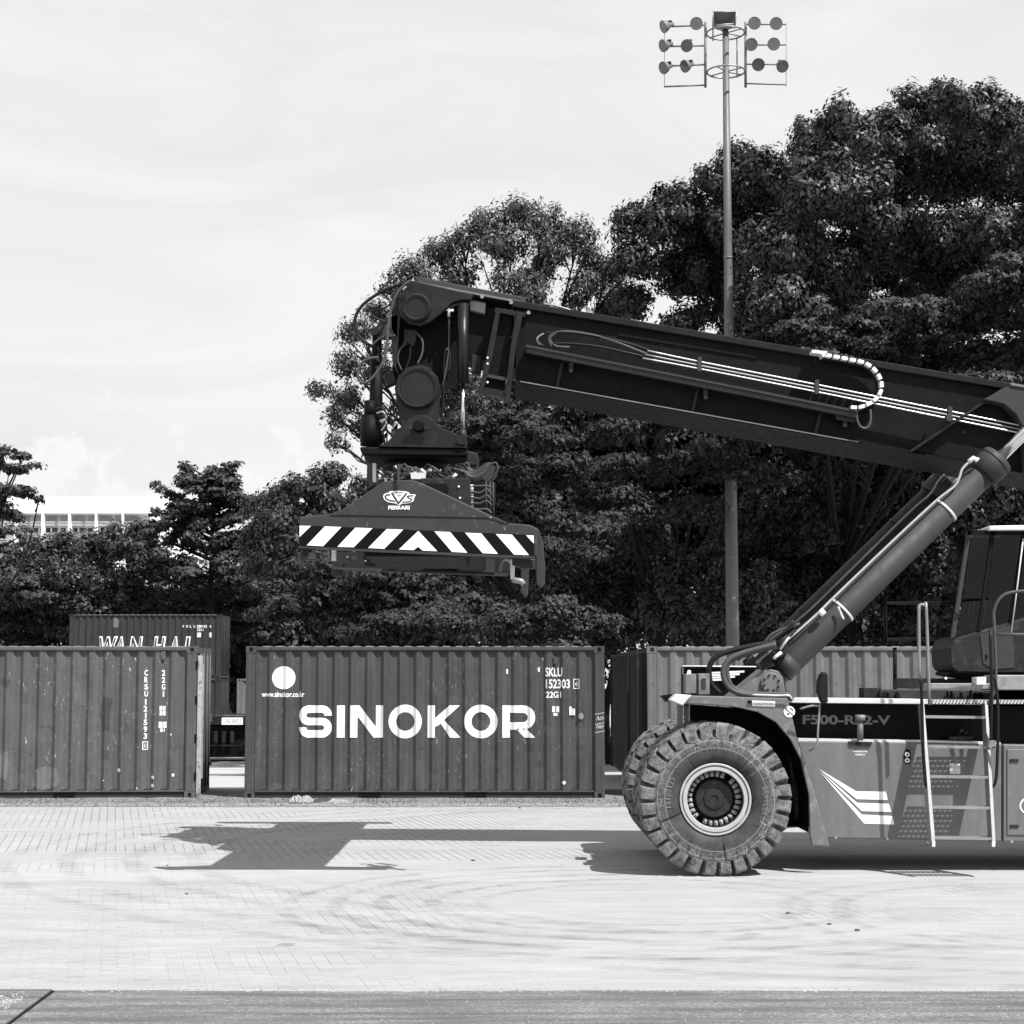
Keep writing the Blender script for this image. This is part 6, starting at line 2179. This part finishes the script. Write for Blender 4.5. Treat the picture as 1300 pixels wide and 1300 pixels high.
# great broad-leaved tree filling the upper right
big = [(822, 285, 38), (808, 330, 30), (852, 258, 32), (880, 285, 45), (915, 232, 34), (950, 212, 38), (985, 240, 48), (930, 290, 45), (870, 345, 42), (985, 320, 50), (1035, 175, 34), (1060, 160, 30), (1090, 178, 36),
       (1040, 235, 50), (1085, 260, 52), (1125, 165, 34), (1165, 140, 34), (1190, 128, 26), (1150, 200, 52), (1215, 135, 32), (1240, 128, 26), (1265, 150, 36), (1300, 155, 38), (1210, 215, 52), (1280, 225, 54), (1340, 190, 50),
       (1130, 300, 52), (1060, 335, 48), (1200, 295, 50), (1290, 300, 50), (940, 375, 42), (1000, 390, 40), (870, 405, 34), (810, 385, 24), (1080, 395, 45), (1350, 280, 60)]
_r = random.Random(4)
big = [q + (q[2] * 0.85, (_r.uniform(0.5, 2.0) if q[0] < 975 else _r.uniform(-5.0, 0.5))) for q in big]
_r = random.Random(14)
for _x, _y in ((900, 330), (960, 300), (1000, 270), (1060, 230), (1120, 230), (1180, 210), (1240, 200), (1300, 210), (1020, 340), (1090, 330), (1160, 320), (1230, 300), (1300, 300), (960, 390), (1040, 400), (1120, 390), (1200, 380), (1280, 380), (1340, 340)):
    big.append((_x + _r.uniform(-12, 12), _y + _r.uniform(-12, 12), 62, 50, _r.uniform(2.5, 4.0)))
tree('broadleaf_tree', 'tallest broad-leaved tree with a billowing crown behind the floodlight mast', 48.0, 1130, big, 0.14, 330, 'droop', 'leaf_broad', 11, 0.34, None, 0.3, 1.0, 1.3, 0.12, 0, tback=8, limbs=0.25)
# airy tree behind the boom head
airy = [(588, 300, 26), (620, 285, 30), (655, 275, 30), (690, 290, 34), (735, 305, 30), (755, 330, 26), (640, 320, 38), (700, 335, 38), (560, 325, 26), (525, 345, 24), (500, 365, 20), (590, 350, 34), (660, 370, 38), (745, 375, 34), (545, 375, 30),
        (480, 395, 20), (455, 425, 24), (440, 460, 24), (410, 490, 16), (445, 500, 26), (425, 530, 20), (480, 470, 26), (470, 540, 26), (430, 565, 18), (505, 430, 28), (520, 520, 30), (600, 420, 40), (680, 420, 40), (780, 390, 30), (580, 500, 34), (625, 500, 34), (560, 545, 30), (600, 540, 34), (660, 500, 34), (772, 345, 24), (790, 330, 20), (765, 400, 30), (795, 375, 26)]
tree('airy_tree', 'loose airy tree with sky showing through it behind the boom head', 52.0, 640, airy, 0.115, 230, 'airy', 'leaf_airy', 12, 0.30, None, 0.2, 1.0, 1.2, 0.05, 5, back=False, limbs=0.6)
# fine layered tree, right, in front of the big one
fine = [(1240, 325, 60, 18), (1300, 345, 60, 18), (1190, 355, 55, 18), (1270, 385, 80, 20), (1150, 395, 70, 18), (1210, 415, 80, 20), (1090, 420, 70, 17), (1030, 425, 55, 15), (1300, 430, 70, 20), (1160, 445, 90, 18), (1250, 465, 80, 20), (1060, 450, 70, 16), (980, 430, 50, 14),
        (1350, 350, 70, 25), (1350, 420, 70, 25), (1330, 480, 70, 20), (1200, 500, 90, 20), (1100, 500, 90, 20), (1000, 480, 80, 20)]
fine = [q + (random.Random(i).uniform(-3.5, 2.5),) for i, q in enumerate(fine)]
tree('layered_tree', 'fine-leaved spreading tree in flat layers above the right half of the boom', 45.0, 1180, fine, 0.12, 330, 'flat', 'leaf_fine', 13, 0.30, None, 0.3, 1.0, 2.0, 0.05, tback=11)
# middle layered trees below the boom
m1 = [(600, 545, 40, 16), (650, 530, 50, 15), (620, 580, 60, 16), (690, 560, 60, 17), (560, 610, 45, 15), (640, 620, 70, 18), (720, 600, 60, 17), (600, 660, 70, 18), (680, 660, 70, 17), (740, 660, 60, 17), (700, 710, 70, 18), (620, 710, 60, 17)]
m1 = [q + (random.Random(i + 40).uniform(-2.2, 2.0),) for i, q in enumerate(m1)]
tree('layered_tree', 'layered tree right of the hanging spreader, its tiers catching the light', 43.0, 690, m1, 0.115, 330, 'flat', 'leaf_mid', 14, 0.28, None, 0.25, 1.0, 2.0, 0.05)
m2 = [(790, 550, 60, 17), (850, 540, 55, 16), (810, 590, 65, 17), (880, 585, 60, 17), (780, 640, 60, 18), (850, 640, 60, 17), (930, 560, 60, 16), (960, 600, 50, 16)]
m2 = [q + (random.Random(i + 60).uniform(-2.2, 2.5),) for i, q in enumerate(m2)]
tree('layered_tree', 'layered tree just left of the mast foot beneath the boom', 46.0, 850, m2, 0.13, 230, 'flat', 'leaf_mid', 15, 0.30, None, 0.22, 1.0, 2.0, 0.08, tback=4)
m3 = [(700, 775, 55, 15), (660, 785, 45, 14), (740, 790, 50, 14), (700, 810, 60, 14)]
tree('bush', 'low rounded bush behind the right end of the lettered container', 38.0, 700, m3, 0.10, 330, 'flat', 'leaf_fine', 16, 0.24, None, 0.08, 1.0, 0.5, 0.1, cat='bush')
m4 = [(470, 735, 60, 15), (430, 760, 60, 16), (520, 750, 60, 15), (400, 720, 40, 14), (570, 745, 50, 15), (460, 790, 80, 18), (380, 780, 60, 17), (540, 790, 80, 17), (610, 770, 50, 15)]
m4 = [q + (random.Random(i + 80).uniform(-1.8, 1.5),) for i, q in enumerate(m4)]
tree('layered_tree', 'spreading low tree directly beneath the hanging spreader', 41.0, 480, m4, 0.11, 300, 'flat', 'leaf_mid', 17, 0.27, None, 0.2, 1.0, 2.0, 0.06)
# tiered conical tree, left
t5 = []
_r = random.Random(6)
yy = 748
while yy > 606:
    ln = 16 + (yy - 592) * 0.52
    for sd_ in (-1, 1):
        if _r.random() < 0.08: continue
        L_ = ln * _r.uniform(0.75, 1.15) * (1.1 if sd_ < 0 else 0.95)
        for q in (0.25, 0.55, 0.8, 1.0):
            t5.append((266 + sd_ * L_ * q, yy - L_ * q * 0.36 + _r.uniform(-2, 2), 13 * (1.25 - q * 0.65), 6.5 * (1.2 - q * 0.5), _r.uniform(-.9, .9)))
    yy -= _r.uniform(9, 13)
t5 += [(268, 600, 7, 8), (262, 610, 9, 8), (290, 594, 9, 5), (300, 588, 5, 3.5), (240, 598, 8, 6), (236, 590, 5, 4), (205, 620, 9, 4), (197, 614, 5, 3)]
tree('tiered_tree', 'pointed tree with upswept tiers of branches above the stacked container', 77.0, 266, t5, 0.20, 210, 'flat', 'leaf_fine', 18, 0.36, None, 0.22, 1.0, 0.6, 0.06, 0, axis=True)
t6 = [(335, 640, 22), (362, 625, 24), (392, 615, 24), (420, 605, 20), (350, 665, 34), (395, 655, 38), (440, 640, 34), (470, 625, 26), (380, 700, 44), (440, 690, 44), (330, 705, 34)]
tree('broadleaf_tree', 'dark bushy tree between the pointed tree and the spreader', 50.0, 395, t6, 0.13, 280, 'droop', 'leaf_broad', 19, 0.30, None, 0.2, 1.0, 1.0, 0.12, 2)
t7 = [(98, 690, 26), (70, 700, 28), (125, 705, 32), (152, 683, 22), (175, 690, 28), (195, 710, 34), (40, 705, 30), (10, 715, 34), (90, 735, 40), (150, 740, 40), (30, 745, 40), (-30, 720, 40)]
tree('broadleaf_tree', 'rounded bushy tree in front of the white building', 80.0, 110, t7, 0.19, 120, 'droop', 'leaf_broad', 20, 0.42, None, 0.2, 1.0, 1.0, 0.12, 2)
t8 = [(5, 575, 20, 8), (30, 580, 14, 5), (12, 592, 26, 6), (44, 592, 8, 3), (0, 624, 28, 8), (30, 626, 22, 6), (50, 632, 7, 4), (-5, 645, 26, 7), (22, 655, 24, 7), (-30, 590, 30, 12), (-40, 640, 30, 14), (0, 676, 30, 9)]
tree('broadleaf_tree', 'leafy branches reaching in from the left edge above the white building', 42.0, -60, t8, 0.13, 260, 'flat', 'leaf_broad', 21, 0.2, None, 0.15, 1.0, 0.8, 0.05, 2)
t9 = [(-10, 765, 60, 17), (50, 755, 60, 16), (110, 765, 70, 16), (30, 790, 70, 17), (170, 770, 60, 16), (90, 800, 80, 17), (230, 765, 60, 15), (-20, 805, 60, 17), (290, 760, 60, 16), (340, 750, 50, 15), (330, 790, 60, 16), (260, 790, 60, 14), (170, 800, 80, 14)]
t9 = [q + (random.Random(i + 90).uniform(-1.8, 1.5),) for i, q in enumerate(t9)]
# the stack stands in front of this one
tree('layered_tree', 'wide low layered tree spreading behind the stacked container at the left', 81.0, 120, t9, 0.17, 150, 'flat', 'leaf_fine', 22, 0.42, None, 0.25, 1.0, 2.0, 0.08)
# dark mass on the right under the big crown
t10 = [(980, 660, 60), (1060, 640, 65), (1150, 630, 65), (1240, 650, 60), (930, 700, 50), (1010, 730, 60), (1100, 730, 60), (1190, 730, 60), (1280, 740, 60), (1040, 560, 50), (1120, 570, 55), (1220, 590, 50), (960, 790, 45), (1050, 800, 45), (1140, 800, 45), (1230, 810, 45), (1320, 640, 70)]
t10 = [q + (q[2] * .9, random.Random(i + 120).uniform(0, 3)) for i, q in enumerate(t10)]
tree('broadleaf_tree', 'deep-shaded tree hung with creepers behind the lift cylinder', 54.0, 1120, t10, 0.17, 150, 'droop', 'leaf_shade', 23, 0.5, None, 0.12, 1.0, 1.0, 0.25, 0, tback=2.5, limbs=0.3)
t11 = [(865, 735, 34), (900, 715, 30), (925, 745, 34), (960, 735, 28), (840, 770, 34), (900, 785, 40), (950, 775, 34), (980, 760, 24)]
tree('bush', 'tall leafy bush just behind the foot of the floodlight mast', 48.5, 900, t11, 0.15, 190, 'droop', 'leaf_broad', 24, 0.32, None, 0.1, 1.0, 0.5, 0.15, 2, cat='bush')
t12 = [(760, 720, 50), (800, 760, 50), (750, 790, 50), (680, 740, 50), (820, 700, 50), (600, 780, 50), (500, 700, 50), (560, 690, 50)]
tree('broadleaf_tree', 'dark shaded tree between the hanging spreader and the mast', 52.0, 780, t12, 0.16, 130, 'droop', 'leaf_shade', 25, 0.45, None, 0.12, 1.0, 1.0, 0.2, 0, tback=2.5, limbs=0.3)

# far wood that closes the view behind the single trees
lobes = []
rs = random.Random(99)
for k in range(210):
    px = rs.uniform(-120, 1420)
    py = rs.uniform(700, 850)
    if px < 330: py = rs.uniform(735, 905)
    Yb = rs.uniform(82, 92)
    c = P(px, py, Yb)
    lobes.append((c, 2.4, 1.4, 1.8))
for k in range(150):
    px = rs.uniform(540, 1400); py = rs.uniform(520, 720)
    if px < 520 and py < 650: continue
    if px > 1000: py = rs.uniform(440, 720)
    Yb = rs.uniform(60, 66)
    lobes.append((P(px, py, Yb), 2.0, 1.2, 1.6))
o = crown_mesh('wood', lobes, 0.34, 22, 'droop', 77, 'leaf_shade', None, 0.8, 0.35)
o['kind'] = 'stuff'
print('leaves', crown_mesh.total)
